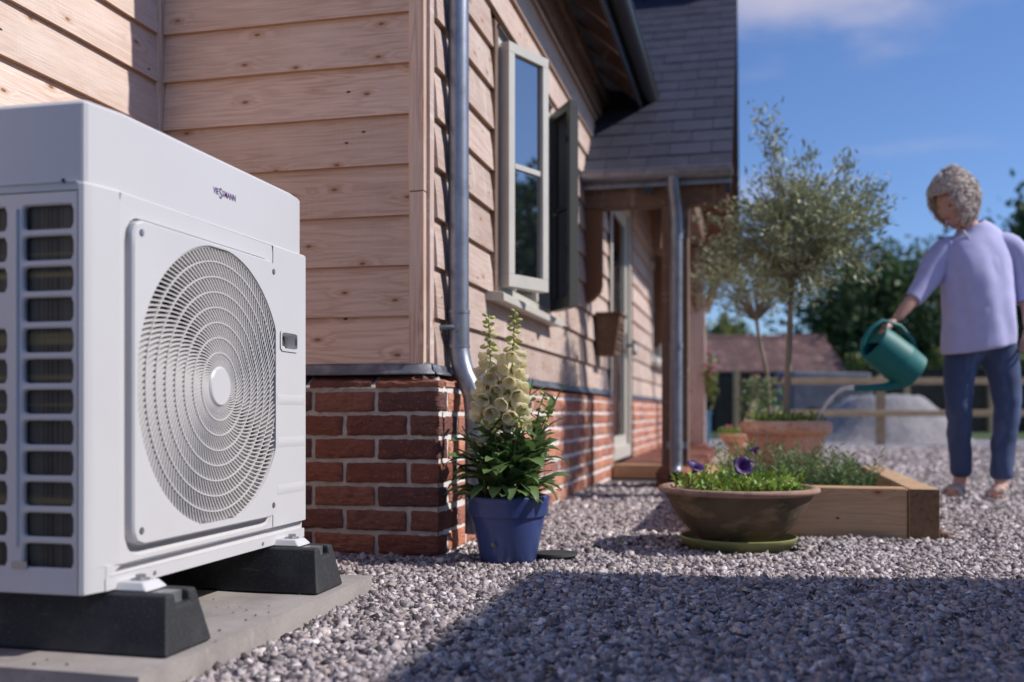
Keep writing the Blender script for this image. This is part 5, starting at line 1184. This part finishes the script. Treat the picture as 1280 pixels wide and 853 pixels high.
P0, D0, L0, W0 = [], [], [], []
for i in range(220): a = r.uniform(0,6.283); rr = .12*math.sqrt(r.random()); P0.append((QX+.03+rr*math.cos(a), QY+rr*math.sin(a), .262+r.random()*.05)); D0.append(Vector((r.uniform(-1,1), r.uniform(-1,1), r.uniform(.3,1.4))).normalized()); L0.append(r.uniform(.025,.05)); W0.append(.016)
v, f = leaf_cloud(np.array(P0), np.array(D0), np.array(L0), np.array(W0), .2); np_mesh('foliage', v, f, M['bowl_leaf'], f2)
M['pink'] = pm('pink_petal', (.45,.08,.16), .6)
mb = MB()
for i in range(12): a = r.uniform(0,6.283); mb.ball((QX+.06+.1*math.cos(a), QY+.09*math.sin(a), .315+.03*r.random()), .014, 7, 5)
mb.build('flowers', M['pink'], f2, smooth=60)
hb = thing('hanging_plant', 'trailing plant with pink flowers on the far side of the porch post', 'plant', (-.41,10.5,.7)); P0, D0, L0, W0 = [], [], [], []
for i in range(260): P0.append((-.42+r.gauss(0,.035), 10.6+r.gauss(0,.06), .82+r.gauss(0,.10))); D0.append(Vector((r.uniform(-1,1), r.uniform(-1,1), r.uniform(-1,.6))).normalized()); L0.append(r.uniform(.05,.08)); W0.append(.025)
v, f = leaf_cloud(np.array(P0), np.array(D0), np.array(L0), np.array(W0), .2); np_mesh('foliage', v, f, M['tree_mid'], hb)
mb = MB(); 
for i in range(5): mb.ball((-.38+r.gauss(0,.04), 10.5, .9+r.gauss(0,.05)), .022, 7, 5)
mb.build('flowers', M['pink'], hb, smooth=60); mb = MB(); mb.tube([(-.46,10.58,1.05),(-.41,10.58,1.06),(-.40,10.58,.86)], .006, 6); mb.build('hanger', M['zinc_dark'], hb)
cb = W(.1785*13.5, 13.5); mb = MB(); mb.lathe([(0,0),(.22,0),(.26,.1),(.27,.3),(.27,.42),(.285,.44),(.285,.47),(.24,.48),(.24,.40),(0,.40)], 28, (cb[0],cb[1],0)); tag(rebase(mb.build('barrel', M['barrel'], smooth=40)), 'blue grey tub standing by the black board fence', 'tub')

# ------------------------------------------------------------------ far side of the yard
def obox(mb, u0, u1, v0, v1, z0, z1): mb.hexa([W(u0,v0,z0),W(u1,v0,z0),W(u1,v1,z0),W(u0,v1,z0),W(u0,v0,z1),W(u1,v0,z1),W(u1,v1,z1),W(u0,v1,z1)])
labs = ['black fence panel next to the porch post, left of the pale fence post', 'black fence panel behind the two olive trunks', 'black fence panel behind the grey covered trailer', 'black fence panel behind the watering can and post and rail fence', "black fence panel behind the woman's legs", 'black fence panel at the end of the row, right of the woman']
VB = 22.0; u = 3.05
for i in range(6):
    w_ = 1.86; t_ = thing('board_fence', labs[i], 'fence panel', W(u+w_/2, VB, 0), 'black board fence panels at the back')
    mb = MB(); 
    for k in range(12): a = u+.03+k*(w_-.06)/12; obox(mb, a, a+(w_-.06)/12-.008, VB, VB+.02+.01*(k % 2), .02, 1.33+(.06 if i > 2 else 0))
    mb.build('boards', M['black_fence'], t_); mb = MB(); obox(mb, u+.02, u+w_-.02, VB-.01, VB+.04, 1.335+(.06 if i > 2 else 0), 1.365+(.06 if i > 2 else 0)); mb.build('capping', M['black_fence'], t_)
    u += w_
for i in range(5):
    uu = 3.05+1.86*(i+1); mb = MB(); obox(mb, uu-.065, uu+.065, VB-.16, VB-.04, 0, 1.42); tag(rebase(mb.build('fence_post', M['rail_wood'], bevel=.01)), ['pale fence post just right of the porch, against the black boards','pale fence post behind the olive trunks','pale fence post behind the grey trailer','pale fence post behind the watering can','pale fence post behind the woman'][i], 'fence post', 'pale posts of the black fence')
# barn with a low clay tiled roof
bn = thing('barn', 'low black barn with an old mossy clay tile roof behind the board fence', 'barn', W(7.8, 31, 0))
u0, u1 = 5.55, 9.75; mb = MB(); obox(mb, u0+.2, u1-.2, 29.2, 33, 0, 1.62); mb.build('barn_wall', M['boards_barn'], bn)
mb = MB(); rows = 12
for s_ in (1,-1):
    for i in range(rows):
        t0, t1 = i/rows, (i+1.25)/rows; k = 0; a = u0-.02*(i % 2)
        while a < u1:
            b = min(a+.22, u1); aa = max(a,u0)
            q = lambda uu, t, l: W(uu, (28.9+t*2.2) if s_ > 0 else (33.3-t*2.2), 1.56+t*1.2+l+.03*mnoise.noise(Vector((uu*.5, t*3, 1))))
            mb.hexa([q(aa,t0,.02),q(b-.01,t0,.02),q(b-.01,min(t1,1.02),.0),q(aa,min(t1,1.02),.0),q(aa,t0,.05),q(b-.01,t0,.05),q(b-.01,min(t1,1.02),.02),q(aa,min(t1,1.02),.02)]); a += .22
mb.build('barn_roof', M['roof_tile'], bn)
mb = MB(); mb.tube([W(u0,31.1,2.78),W(u1,31.1,2.78)], .09, 8); mb.build('ridge_tiles', M['roof_tile'], bn)
mb = MB(); mb.add([W(u0+.2,29.2,1.6),W(u0+.2,33,1.6),W(u0+.2,31.1,2.7),W(u1-.2,29.2,1.6),W(u1-.2,33,1.6),W(u1-.2,31.1,2.7)], [(0,2,1),(3,4,5)]); mb.build('gable', M['boards_barn'], bn)
# post and rail fence
rf = thing('post_and_rail_fence', 'pale timber post and rail fence with a diagonal brace in front of the gravel heap', 'fence', W(5.6, 14, 0))
for uu in (3.42, 5.19, 6.95, 8.7):
    mb = MB(); obox(mb, uu-.055, uu+.055, 14.03, 14.13, 0, .98); mb.build('post', M['rail_wood'], rf, bevel=.008)
for z in (.445, .895):
    mb = MB(); obox(mb, 3.36, 9.2, 13.97, 14.028, z-.045, z+.045); mb.build('rail', M['rail_wood'], rf, bevel=.008)
mb = MB(); mb.tube([W(3.40,13.94,.62),W(3.05,13.6,.02)], .045, 4); mb.build('brace', M['rail_wood'], rf)
M['heap'] = pm('heap_gravel', (.30,.28,.285), .95, var=[(26,(.15,.14,.145),.45,.65),(40,(.42,.40,.40),.5,.7)], bump=[(26,.8,.03,6)])
# gravel heap
mb = MB(); n = 40; hc_ = W(5.95, 16.0); mb.add([(hc_[0]+(i/n-.5)*3.4, hc_[1]+(j/n-.5)*2.6, max(-.02, min(.70+.09*mnoise.noise(Vector((i*.2,j*.2,0))), 1.22-.92*math.hypot((i/n-.5)*3.4*.98, (j/n-.5)*2.6*1.05)+.10*mnoise.noise(Vector((i*.13,j*.13,4)))+.05*mnoise.noise(Vector((i*.6,j*.6,9)))) )) for j in range(n+1) for i in range(n+1)], [(j*(n+1)+i, j*(n+1)+i+1, (j+1)*(n+1)+i+1, (j+1)*(n+1)+i) for j in range(n) for i in range(n)])
tag(rebase(mb.build('gravel_heap', M['heap'], smooth=80)), 'flat topped heap of gravel behind the post and rail fence', 'gravel heap')
tr_ = thing('covered_trailer', 'low trailer under a smooth grey cover behind the rails', 'trailer', W(5.4,19,0))
mb = MB(); mb.hexa([W(5.1,18.3,.42),W(6.65,18.3,.42),W(6.65,19.6,.42),W(5.1,19.6,.42),W(5.14,18.34,1.22),W(6.6,18.34,1.19),W(6.6,19.56,1.19),W(5.14,19.56,1.26)]); mb.build('cover', M['tarp'], tr_, bevel=.06, segs=3)
for uu in (5.5, 6.2): mb = MB(); mb.tube([W(uu,18.28,.28),W(uu,18.42,.28)], .28, 20); mb.build('wheel', M['rubber'], tr_, smooth=30)
# brick pier at the frame's right edge
pr = MB(); obox(pr, 6.98, 7.35, 13.2, 13.55, -.01, .44); pr2 = tag(rebase(pr.build('brick_pier', M['brick'], bevel=.01)), 'short red brick pier by the rails behind the woman', 'pier')
# distant trees and bushes
def ftree(u, v, zc, ru, rz, mat, label, seed, nb=90, ln=5200, ll=.30, name='broadleaf_tree', cat='tree', trunk_h=None, group='trees beyond the yard'):
    x, y, _ = W(u, v); h = trunk_h or max(.3, zc-rz*.55)
    tree(name, label, cat, (x,y,0), [(x,y,0),(x,y,h*.5),(x+.1,y,h)], [.24,.2,.14] if zc > 2 else [.06,.05,.04], (x,y,zc), (ru,ru,rz), M[mat], M['tree_bark'], nb, ln, ll, ll*.55, group, twig=ru*.17, seed=seed, fill=.3)
ftree(12.4, 34, 3.5, 2.9, 2.7, 'tree_dark', 'big dark green tree rising behind the watering can', 31, 150, 10000)
ftree(12.3, 38, 2.4, 1.3, 1.6, 'tree_dark', 'smaller dark tree at the left foot of the big dark tree', 32, 90, 5000)
ftree(17.4, 36, 3.2, 3.2, 2.7, 'tree_dark', 'dark tree hidden mostly by the woman', 33, 120, 8000)
ftree(16.2, 29.5, 4.6, 2.2, 2.75, 'tree_dark', "tallest dark tree behind the woman's shoulder at the frame edge", 34, 120, 8000)
ftree(7.8, 38, 2.9, 1.35, 1.05, 'tree_mid', 'rounded yellow green tree above the barn roof beside the porch post', 35, 70, 3600, .24)
ftree(9.9, 26.5, 1.55, .9, .75, 'tree_mid', 'yellow green bush right of the barn roof', 36, 50, 2400, .16, 'bush', 'bush', group='bushes beyond the yard')
ftree(11.6, 25.5, 1.6, .95, .8, 'tree_mid', 'yellow green bush behind the watering hand', 37, 50, 2400, .16, 'bush', 'bush', group='bushes beyond the yard')
ftree(13.5, 26.0, 1.3, 1.2, .8, 'tree_dark', "dark low bush behind the woman's hip", 38, 50, 2400, .18, 'bush', 'bush', group='bushes beyond the yard')
# garden trees off to the right, mirrored in the window panes
ftree(16.5, 9.5, 3.3, 2.2, 2.3, 'tree_dark', 'tall tree off to the right, mirrored in the casement', 41, 90, 5200)
ftree(9.5, 9.0, 1.3, .8, .8, 'olive', 'small olive bush off to the right, mirrored in the casement', 42, 60, 3000, .12, 'bush', 'bush', group='bushes beyond the yard')

# grit and odd stones kicked on to the slab
mb = MB()
for i in range(26):
    x, y = r.choice([(r.uniform(-.99,-.93), r.uniform(1.40,2.34)), (r.uniform(-1.2,-.93), r.uniform(1.385,1.46)), (r.uniform(-1.3,-.95), r.uniform(1.66,2.04))]); s_ = r.uniform(.0012,.0034); mb.ball((x, y, .046+s_*.5), s_, 5, 4, (1.2,.9,.7))
tag(mb.build('slab_grit', M['heap']), 'grit scattered on the concrete slab', 'grit', kind='stuff')
# a weed and a few blown leaves on the gravel
wd = thing('weed', 'tiny green weed growing through the gravel left of the shallow bowl', 'weed', (-.42, 3.42, 0)); mb = MB()
for i in range(16): a = i*2.4; big_leaf(mb, (-.42,3.42,.003), (math.cos(a), math.sin(a), .5+.5*r.random()), r.uniform(.02,.045), .012, 1.2, 5, .2)
mb.build('leaves', M['bowl_leaf'], wd, smooth=80)
M['dry'] = pm('dry_leaf', (.36,.30,.09), .8, island=.4, hue=.04); mb = MB()
for i in range(46):
    x, y = r.uniform(-.85,1.0), r.uniform(1.5,3.6)
    if not blocked(x, y): a = r.uniform(0,6.283); big_leaf(mb, (x, y, ground_z(x,y)+.009), (math.cos(a), math.sin(a), r.uniform(-.05,.25)), r.uniform(.010,.024), r.uniform(.004,.010), .5, 4, .3)
tag(mb.build('leaf_litter', M['dry'], smooth=80), 'small dry leaf bits blown over the gravel', 'leaf litter', kind='stuff')
# ------------------------------------------------------------------ woman with watering can
PB = Vector(W(.4656*5.25, 5.25))
def L(u, v, z): q = PB + Vector((RV.x*u+FV.x*v, RV.y*u+FV.y*v, 0)); return Vector((q.x, q.y, z+.013))
wm = thing('person', 'woman in a lilac top and blue jeans tipping a teal watering can', 'person', (PB.x, PB.y, 0))
def skin_mesh(nodes, edges, sub=2):
    """nodes: name -> (point, rx, ry); grows one smooth tapered surface and returns it as a mesh"""
    names = list(nodes); idx = {n: i for i, n in enumerate(names)}
    me = bpy.data.meshes.new('tmp'); me.from_pydata([nodes[n][0] for n in names], [(idx[a], idx[b]) for a, b in edges], [])
    o = bpy.data.objects.new('tmp', me); C.objects.link(o); s = o.modifiers.new('S', 'SKIN'); s.use_smooth_shade = True
    sv = me.skin_vertices[0].data
    for n in names: sv[idx[n]].radius = (nodes[n][1], nodes[n][2]); sv[idx[n]].use_root = (n == names[0])
    b = o.modifiers.new('B', 'SUBSURF'); b.levels = sub; b.render_levels = sub
    dg = bpy.context.evaluated_depsgraph_get(); dg.update(); out = bpy.data.meshes.new_from_object(o.evaluated_get(dg)); bpy.data.objects.remove(o); bpy.data.meshes.remove(me)
    return out
FD = Vector((-.5, -.85)).normalized()          # which way she faces in (sideways, ahead)
def chain_n(nd, ed, pre, pts, rad, link=None):
    prev = link
    for i, (p, rr) in enumerate(zip(pts, rad)):
        nm = f'{pre}{i}'; nd[nm] = (p, rr, rr)
        if prev: ed.append((prev, nm))
        prev = nm
    return prev
nd, ed = {'pelvis': (L(.01,0,.86), .125, .10)}, []
chain_n(nd, ed, 'sp', [L(.012,.01,1.02),L(.008,.02,1.18),L(-.005,.02,1.31),L(-.03,.01,1.385),L(-.07,-.01,1.435),L(-.105,-.03,1.49)], [.115,.12,.11,.07,.052,.055], 'pelvis')
chain_n(nd, ed, 'ra', [L(-.14,.02,1.305),L(-.235,-.01,1.21),L(-.315,-.06,1.085),L(-.41,-.09,.985),L(-.475,-.10,.915)], [.045,.048,.042,.034,.024], 'sp2')
chain_n(nd, ed, 'la', [L(.145,.02,1.325),L(.235,.03,1.22),L(.262,.03,1.08),L(.262,-.01,.98),L(.245,-.04,.875)], [.045,.048,.042,.034,.024], 'sp2')
chain_n(nd, ed, 'rl', [L(-.085,.0,.80),L(-.10,.0,.62),L(-.105,-.015,.46),L(-.085,.03,.28),L(-.062,.06,.10),L(-.07,.05,.05)], [.09,.078,.06,.055,.038,.036], 'pelvis')
chain_n(nd, ed, 'rf', [L(-.12,.0,.035),L(-.165,-.05,.028)], [.034,.026], 'rl5')
chain_n(nd, ed, 'll', [L(.11,.0,.80),L(.13,-.02,.62),L(.137,-.04,.46),L(.12,-.03,.28),L(.097,-.06,.10),L(.09,-.075,.05)], [.09,.078,.06,.055,.038,.036], 'pelvis')
chain_n(nd, ed, 'lf', [L(.045,-.13,.035),L(.0,-.18,.028)], [.034,.026], 'll5')
body = skin_mesh(nd, ed)
bm = bmesh.new(); bm.from_mesh(body)
# hands: palm plus five bent fingers
def hand(wrist, d, palm_n, spread, curl, seed):
    d, nrm = Vector(d).normalized(), Vector(palm_n).normalized(); sd = d.cross(nrm).normalized()*spread
    nd, ed = {'w': (wrist - d*.01, .021, .019)}, []
    chain_n(nd, ed, 'p', [wrist+d*.03, wrist+d*.065], [.024,.026], 'w')
    for i, (o_, ln) in enumerate(((-.026,.062),(-.009,.072),(.009,.068),(.025,.054))):
        k0 = wrist+d*.078+sd*o_; a1, a2, a3 = curl*.5, curl*1.0, curl*1.4
        def step(p, a, l): return p + (d*math.cos(a)+nrm*math.sin(a))*l
        k1 = step(k0, a1, ln*.45); k2 = step(k1, a2, ln*.32); k3 = step(k2, a3, ln*.25); chain_n(nd, ed, f'f{i}', [k0,k1,k2,k3], [.0095,.0085,.0078,.006], 'p1')
    t0 = wrist+d*.035-sd*.03; t1 = t0 + (d*.7-sd*.6+nrm*.5).normalized()*.035; t2 = t1 + (d*.9+nrm*.7).normalized()*.03; chain_n(nd, ed, 't', [t0,t1,t2], [.012,.0098,.007], 'p0')
    return skin_mesh(nd, ed)
HW = L(-.485,-.105,.912)
for hm in (hand(L(-.472,-.10,.918), L(-.58,-.13,.84)-L(-.475,-.10,.918), (0.25,0,-1), 1, 1.15, 1), hand(L(.246,-.038,.885), L(.225,-.06,.78)-L(.246,-.038,.885), L(-.6,-.6,0)-L(0,0,0), 1, .45, 2)): bm.from_mesh(hm)
# head with face, on the neck
HC = L(-.140,-.04,1.535); f3 = Vector((RV.x*FD.x+FV.x*FD.y, RV.y*FD.x+FV.y*FD.y, 0)); f3 = (RV.to_3d()*(-.86)+FV.to_3d()*(-.48)); f3.z = -.48; f3.normalize()
s3 = f3.cross(Vector((0,0,1))).normalized(); u3 = s3.cross(f3).normalized()
def head_pt(th, ph, grow=1.0):
    """th around (0 = face), ph up"""
    x, y, z = math.cos(ph)*math.sin(th), math.cos(ph)*math.cos(th), math.sin(ph)
    X_, Y_, Z_ = x*.080, y*.099, z*.122
    if z < 0: X_ *= 1-.30*(-z)**1.5; Y_ *= 1-.10*(-z)
    fr = max(0, y)
    def g(cx_, cz_, w, h): return math.exp(-((x-cx_)/w)**2-((z-cz_)/h)**2)*(y > 0)
    if grow == 1.0:
        Y_ += .022*g(0,-.17,.13,.15) + .010*g(0,.0,.10,.2) - .012*(g(.38,.08,.18,.11)+g(-.38,.08,.18,.11)) + .006*g(0,-.48,.3,.09) - .004*g(0,-.43,.3,.03)+.011*g(0,-.82,.32,.16)+.004*(g(.45,-.2,.2,.2)+g(-.45,-.2,.2,.2))+.006*g(0,.25,.5,.1)
    return HC + (s3*X_ + f3*Y_ + u3*Z_)*grow
nu, nv = 40, 28; hv = []
for j in range(nv+1):
    for i in range(nu): hv.append(bm.verts.new(head_pt(2*math.pi*i/nu, -math.pi/2+math.pi*(j+.02)/(nv+.04))))
for j in range(nv):
    for i in range(nu): bm.faces.new((hv[j*nu+i], hv[j*nu+(i+1) % nu], hv[(j+1)*nu+(i+1) % nu], hv[(j+1)*nu+i]))
for s_ in (1,-1):                             # ears
    e = HC + s3*(.078*s_) - f3*.005 - u3*.005; eb = MB(); eb.ball((0,0,0), .03, 10, 7, (.35,.65,1.05)); mm = Matrix((s3, f3, u3)).transposed(); vv = [bm.verts.new(e + mm @ Vector(p)) for p in eb.v]
    for f_ in eb.f: bm.faces.new([vv[i] for i in f_])
me = bpy.data.meshes.new('body'); bm.to_mesh(me); bm.free(); me.polygons.foreach_set('use_smooth', [True]*len(me.polygons)); finish(me, 'body', M['skin'], wm)
mb = MB()
for s_ in (1,-1): mb.ball(tuple(HC + s3*(.030*s_) + f3*.078 + u3*.008), .0085, 10, 7)
mb.build('eyes', M['eye'], wm, smooth=60); mb = MB(); mb.ball(tuple(HC+f3*.0885-u3*.055), .02, 12, 7, (1,.45,.3)); mb.build('lips', M['lip'], wm, smooth=60)
# hair: short, full and wavy, swept off the face
mb = MB(); nu, nv = 56, 30; keep = {}
def hairline(th): a = abs((th+math.pi) % (2*math.pi)-math.pi); return .62 if a < .75 else (.62-(a-.75)*2.6 if a < 1.25 else max(-.95, -.68-(a-1.25)*.35))
def bulk(th, ph): return 1.30+.17*max(0,-math.cos(th))+.12*abs(math.sin(th))*max(0,1-abs(ph))+.10*max(0,math.sin(ph))+.07*mnoise.noise(Vector((math.cos(th)*1.8, math.sin(th)*1.8, ph*2)))
for j in range(nv+1):
    for i in range(nu):
        th = 2*math.pi*i/nu; lo = hairline(th); ph = lo+(math.pi/2-lo)*j/nv; p = head_pt(th, ph, 1.0001)-HC
        k = bulk(th, ph)*(.93+.05*math.sin(th*11+ph*6)+.05*mnoise.noise(Vector((math.cos(th)*5, math.sin(th)*5, ph*6)))); k = 1.04+(k-1.04)*min(1, j/4+.15); mb.v.append(tuple(HC+p*k))
for j in range(nv):
    for i in range(nu): mb.f.append((j*nu+i, j*nu+(i+1) % nu, (j+1)*nu+(i+1) % nu, (j+1)*nu+i))
mb.f.append(tuple(nv*nu+i for i in range(nu)))
q = random.Random(3)
for k in range(1300):                          # loose wavy locks
    th = q.uniform(0, 2*math.pi); lo = hairline(th)
    ph = q.uniform(lo-.02, 1.45); n_ = 6; tw = q.uniform(0,6); cw = q.uniform(.06,.16); L_ = q.uniform(.25,.6); side = q.choice((-1,1))*q.uniform(.1,.5); pts = []
    for i in range(n_):
        t = i/(n_-1); t2 = th+side*t+cw*math.sin(t*7+tw); pp = ph-L_*t*.8; pp = max(pp, lo-.10)
        p = head_pt(t2, pp, 1.0001)-HC; pts.append(HC+p*(bulk(t2, pp)*(.96+.07*math.sin(t*6+tw)*t+.05*t*t))+u3*.004)
    w = q.uniform(.0022,.0042); mb.tube(pts, [w*.7,w,w*1.1,w,w*.8,w*.3], 5)
hr = mb.build('hair', M['hair'], wm, smooth=75)
# loose lilac top: torso and sleeves in one surface
def loft(mb, rings, n=36, fold=0.0, seed=0):
    vs = []
    for k, (c, rx, ry, ang) in enumerate(rings):
        for j in range(n):
            a = 2*math.pi*j/n; t = k/(len(rings)-1); w = 1+fold*(1-t*.8)*(.5*math.sin(a*6+seed+k*.35)+.35*math.sin(a*11+k*.7)+.4*math.sin(a*3+k*.5))
            x, y = rx*math.cos(a)*w, ry*math.sin(a)*w; cu_, cv = c[0]+x*math.cos(ang)-y*math.sin(ang), c[1]+x*math.sin(ang)+y*math.cos(ang)
            vs.append(L(cu_, cv, c[2]+ (c[3]*math.cos(a) if len(c) > 3 else 0)))
    mb.add(vs, [(i*n+j, i*n+(j+1) % n, (i+1)*n+(j+1) % n, (i+1)*n+j) for i in range(len(rings)-1) for j in range(n)])
mb = MB(); ga = .25
loft(mb, [((.010,0,.775,.035),.197,.150,ga),((.010,0,.86,.02),.198,.152,ga),((.008,0,.97,.01),.192,.150,ga),((.004,.005,1.08),.192,.148,ga),((-.002,.01,1.18),.196,.146,ga),((-.005,.015,1.26,.01),.198,.132,ga),((-.008,.015,1.33,.025),.185,.108,ga),((-.012,.012,1.375,.035),.150,.085,ga),((-.022,.008,1.405,.04),.100,.072,ga),((-.040,.0,1.425,.035),.072,.062,ga)], 44, .06)
# scooped neckline lets the neck through; sleeves with slack cuffs
def sleeve(pts, rad):
    mb.tube(pts, rad, 16, False)
sleeve([L(-.05,.02,1.325),L(-.155,.015,1.305),L(-.225,-.005,1.225),L(-.285,-.035,1.13),L(-.345,-.062,1.052),L(-.375,-.075,1.022)], [.05,.078,.070,.060,.051,.045])
sleeve([L(.04,.02,1.34),L(.155,.02,1.335),L(.225,.03,1.245),L(.258,.03,1.12),L(.264,.02,1.045),L(.265,.015,1.02)], [.05,.083,.078,.068,.058,.052])
tp2 = mb.build('knitted_top', M['knit'], wm, smooth=80); sd = tp2.modifiers.new('Solid','SOLIDIFY'); sd.thickness = .004
ss = tp2.modifiers.new('Sub','SUBSURF'); ss.levels = 2; ss.render_levels = 2
fold_tex = bpy.data.textures.new('cloth_folds', 'CLOUDS'); fold_tex.noise_scale = .30; fold_tex.noise_depth = 2
dm = tp2.modifiers.new('Folds', 'DISPLACE'); dm.texture = fold_tex; dm.strength = .035; dm.mid_level = .5; dm.texture_coords = 'LOCAL'
mb = MB(); nk = [L(-.04-.062*math.cos(a)*1.0-.02*math.sin(a), -.02-.075*math.sin(a), 1.418-.10*math.sin(a)**2) for a in [math.pi*i/14 for i in range(15)]]; mb.tube(nk, .004, 6); mb.build('necklace', M['steel'], wm, smooth=60)
# jeans
nd, ed = {'pelvis': (L(.012,0,.88), .145, .12)}, []
nd['waist'] = (L(.012,0,.98), .135, .11); ed.append(('pelvis','waist'))
chain_n(nd, ed, 'rl', [L(-.085,.0,.78),L(-.10,.0,.62),L(-.105,-.018,.46),L(-.085,.025,.30),L(-.064,.055,.14),L(-.06,.06,.095)], [.098,.083,.069,.063,.058,.057], 'pelvis')
chain_n(nd, ed, 'll', [L(.115,.0,.78),L(.132,-.02,.62),L(.138,-.045,.46),L(.12,-.035,.30),L(.098,-.058,.13),L(.096,-.06,.085)], [.100,.085,.071,.065,.060,.059], 'pelvis')
jm = skin_mesh(nd, ed); bm = bmesh.new(); bm.from_mesh(jm)
for v in bm.verts:
    n_ = mnoise.noise(v.co*14)*.006+mnoise.noise(Vector((v.co.x*6, v.co.y*6, v.co.z*30)))*.005*(1 if v.co.z < .5 else .4); v.co += v.normal*n_
me = bpy.data.meshes.new('jeans'); bm.to_mesh(me); bm.free(); me.polygons.foreach_set('use_smooth', [True]*len(me.polygons)); finish(me, 'jeans', M['denim'], wm)
# toes and sandals
for (hx, hv_, tx, tv) in ((-.055,.07,-.185,-.07),(.105,-.05,-.02,-.205)):
    h = L(hx, hv_, 0); t = L(tx, tv, 0); d = (t-h).normalized(); sd_ = Vector((-d.y, d.x, 0)); Lg = (t-h).length; out = []
    prof = [(-.02,.030),(.1,.036),(.35,.034),(.6,.040),(.8,.047),(.95,.040),(1.05,.02)]
    poly = [h+d*Lg*a+sd_*w for a, w in prof]+[h+d*Lg*a-sd_*w for a, w in reversed(prof)]
    mb = MB(); n = len(poly); mb.add([(p.x,p.y,.004) for p in poly]+[(p.x,p.y,.020) for p in poly], [tuple(range(n-1,-1,-1)), tuple(range(n,2*n))]+[(i,(i+1) % n,n+(i+1) % n,n+i) for i in range(n)])
    for a, hh, w in ((.30,.075,.040),(.62,.058,.046),(.74,.050,.048)):
        c = h+d*Lg*a; mb.tube([c+sd_*w+Vector((0,0,.012)), c+sd_*w*.8+Vector((0,0,hh*.8)), c+Vector((0,0,hh)), c-sd_*w*.8+Vector((0,0,hh*.8)), c-sd_*w+Vector((0,0,.012))], .008, 6)
    mb.tube([h+sd_*.036+d*.03+Vector((0,0,.03)), h-d*.02+Vector((0,0,.06)), h-sd_*.036+d*.03+Vector((0,0,.03))], .007, 6)
    mb.build('sandal', M['sandal'], wm, smooth=40)
    mb = MB()
    for k in range(5): c = h+d*(Lg*(.86-.035*abs(k-1.2)))+sd_*(.034-.0165*k); mb.ball((c.x,c.y,.030), .0105-.0012*k*(1), 8, 6, (1.2,1.2,.9))
    mb.build('toes', M['skin'], wm, smooth=60)

# ------------------------------------------------------------------ watering can and the water
wc = thing('watering_can', 'teal plastic watering can tipped in her hand, pouring on the potted olive', 'watering can', tuple(L(-.47,-.1,.60)))
B0, T0 = L(-.375,-.09,.645), L(-.595,-.13,.805); ax = (T0-B0).normalized(); fr = (L(-1,-.15,-.0)-L(0,0,0)); fr = (fr-ax*fr.dot(ax)).normalized(); sdv = ax.cross(fr)
H = (T0-B0).length
def CP(a, f_, s_): return B0 + ax*a + fr*f_ + sdv*s_      # along the axis, towards the spout side, sideways
mb = MB(); n = 36
def cring(a, rf, rs): return [CP(a, rf*math.cos(2*math.pi*j/n), rs*math.sin(2*math.pi*j/n)) for j in range(n)]
lv = [(0,.0,.0),(0,.095,.085),(.006,.103,.092),(H*.35,.106,.094),(H*.38,.1085,.096),(H*.41,.106,.094),(H*.8,.103,.09),(H*.97,.098,.086),(H,.095,.083),(H*.995,.088,.076),(H*.9,.086,.075)]
mb.add([p for a, rf, rs in lv for p in cring(a, max(rf,.001), max(rs,.001))], [(k*n+j, k*n+(j+1) % n, (k+1)*n+(j+1) % n, (k+1)*n+j) for k in range(len(lv)-1) for j in range(n)])
mb.build('can_body', M['teal'], wc, smooth=40)
mb = MB(); half = [CP(H*.97, .09*math.cos(2*math.pi*j/n), .08*math.sin(2*math.pi*j/n)) for j in range(n)]
mb.add([CP(H*.965, .088*math.cos(a), .077*math.sin(a)) for a in [math.pi/2+math.pi*i/18 for i in range(19)]], [tuple(range(19))]); mb.build('half_lid', M['teal'], wc)
s_tip = L(-.685,-.118,.568); mb = MB(); p0 = CP(.035,.09,0); mb.tube([p0, p0.lerp(s_tip,.3)-Vector((0,0,.012)), p0.lerp(s_tip,.7)-Vector((0,0,.006)), s_tip], [.030,.021,.0165,.015], 16, False); mb.build('spout', M['teal'], wc, smooth=50)
mb = MB(); mb.tube([CP(H*.98,.085,0), CP(H*1.08,.075,0), CP(H*1.17,.03,0), CP(H*1.19,-.04,0), CP(H*1.08,-.115,0), CP(H*.75,-.15,0), CP(H*.4,-.135,0), CP(H*.22,-.10,0)], [.010,.012,.0125,.0125,.0125,.0125,.012,.011], 12); mb.build('handle', M['teal'], wc, smooth=50)
mb = MB(); q = random.Random(2); e_ = Vector((TX+.145, TY-.06, .39)); pts = []
for i in range(15): t = i/14; p = s_tip.lerp(e_, t); p.z = s_tip.z + .05*t - (s_tip.z+.05-e_.z)*t*t; pts.append(p)
mb.tube(pts, [.0125-.006*i/14+.0018*math.sin(i*1.7) for i in range(15)], 10)
for i in range(70): t = q.uniform(.25,1); k = int(t*13.9); mb.ball(tuple(pts[k]+Vector((q.gauss(0,.012), q.gauss(0,.012), q.gauss(0,.012)))), q.uniform(.0015,.0035), 6, 4)
tag(mb.build('water_stream', M['water'], smooth=70), 'thin stream of water falling from the teal spout into the pot', 'water')
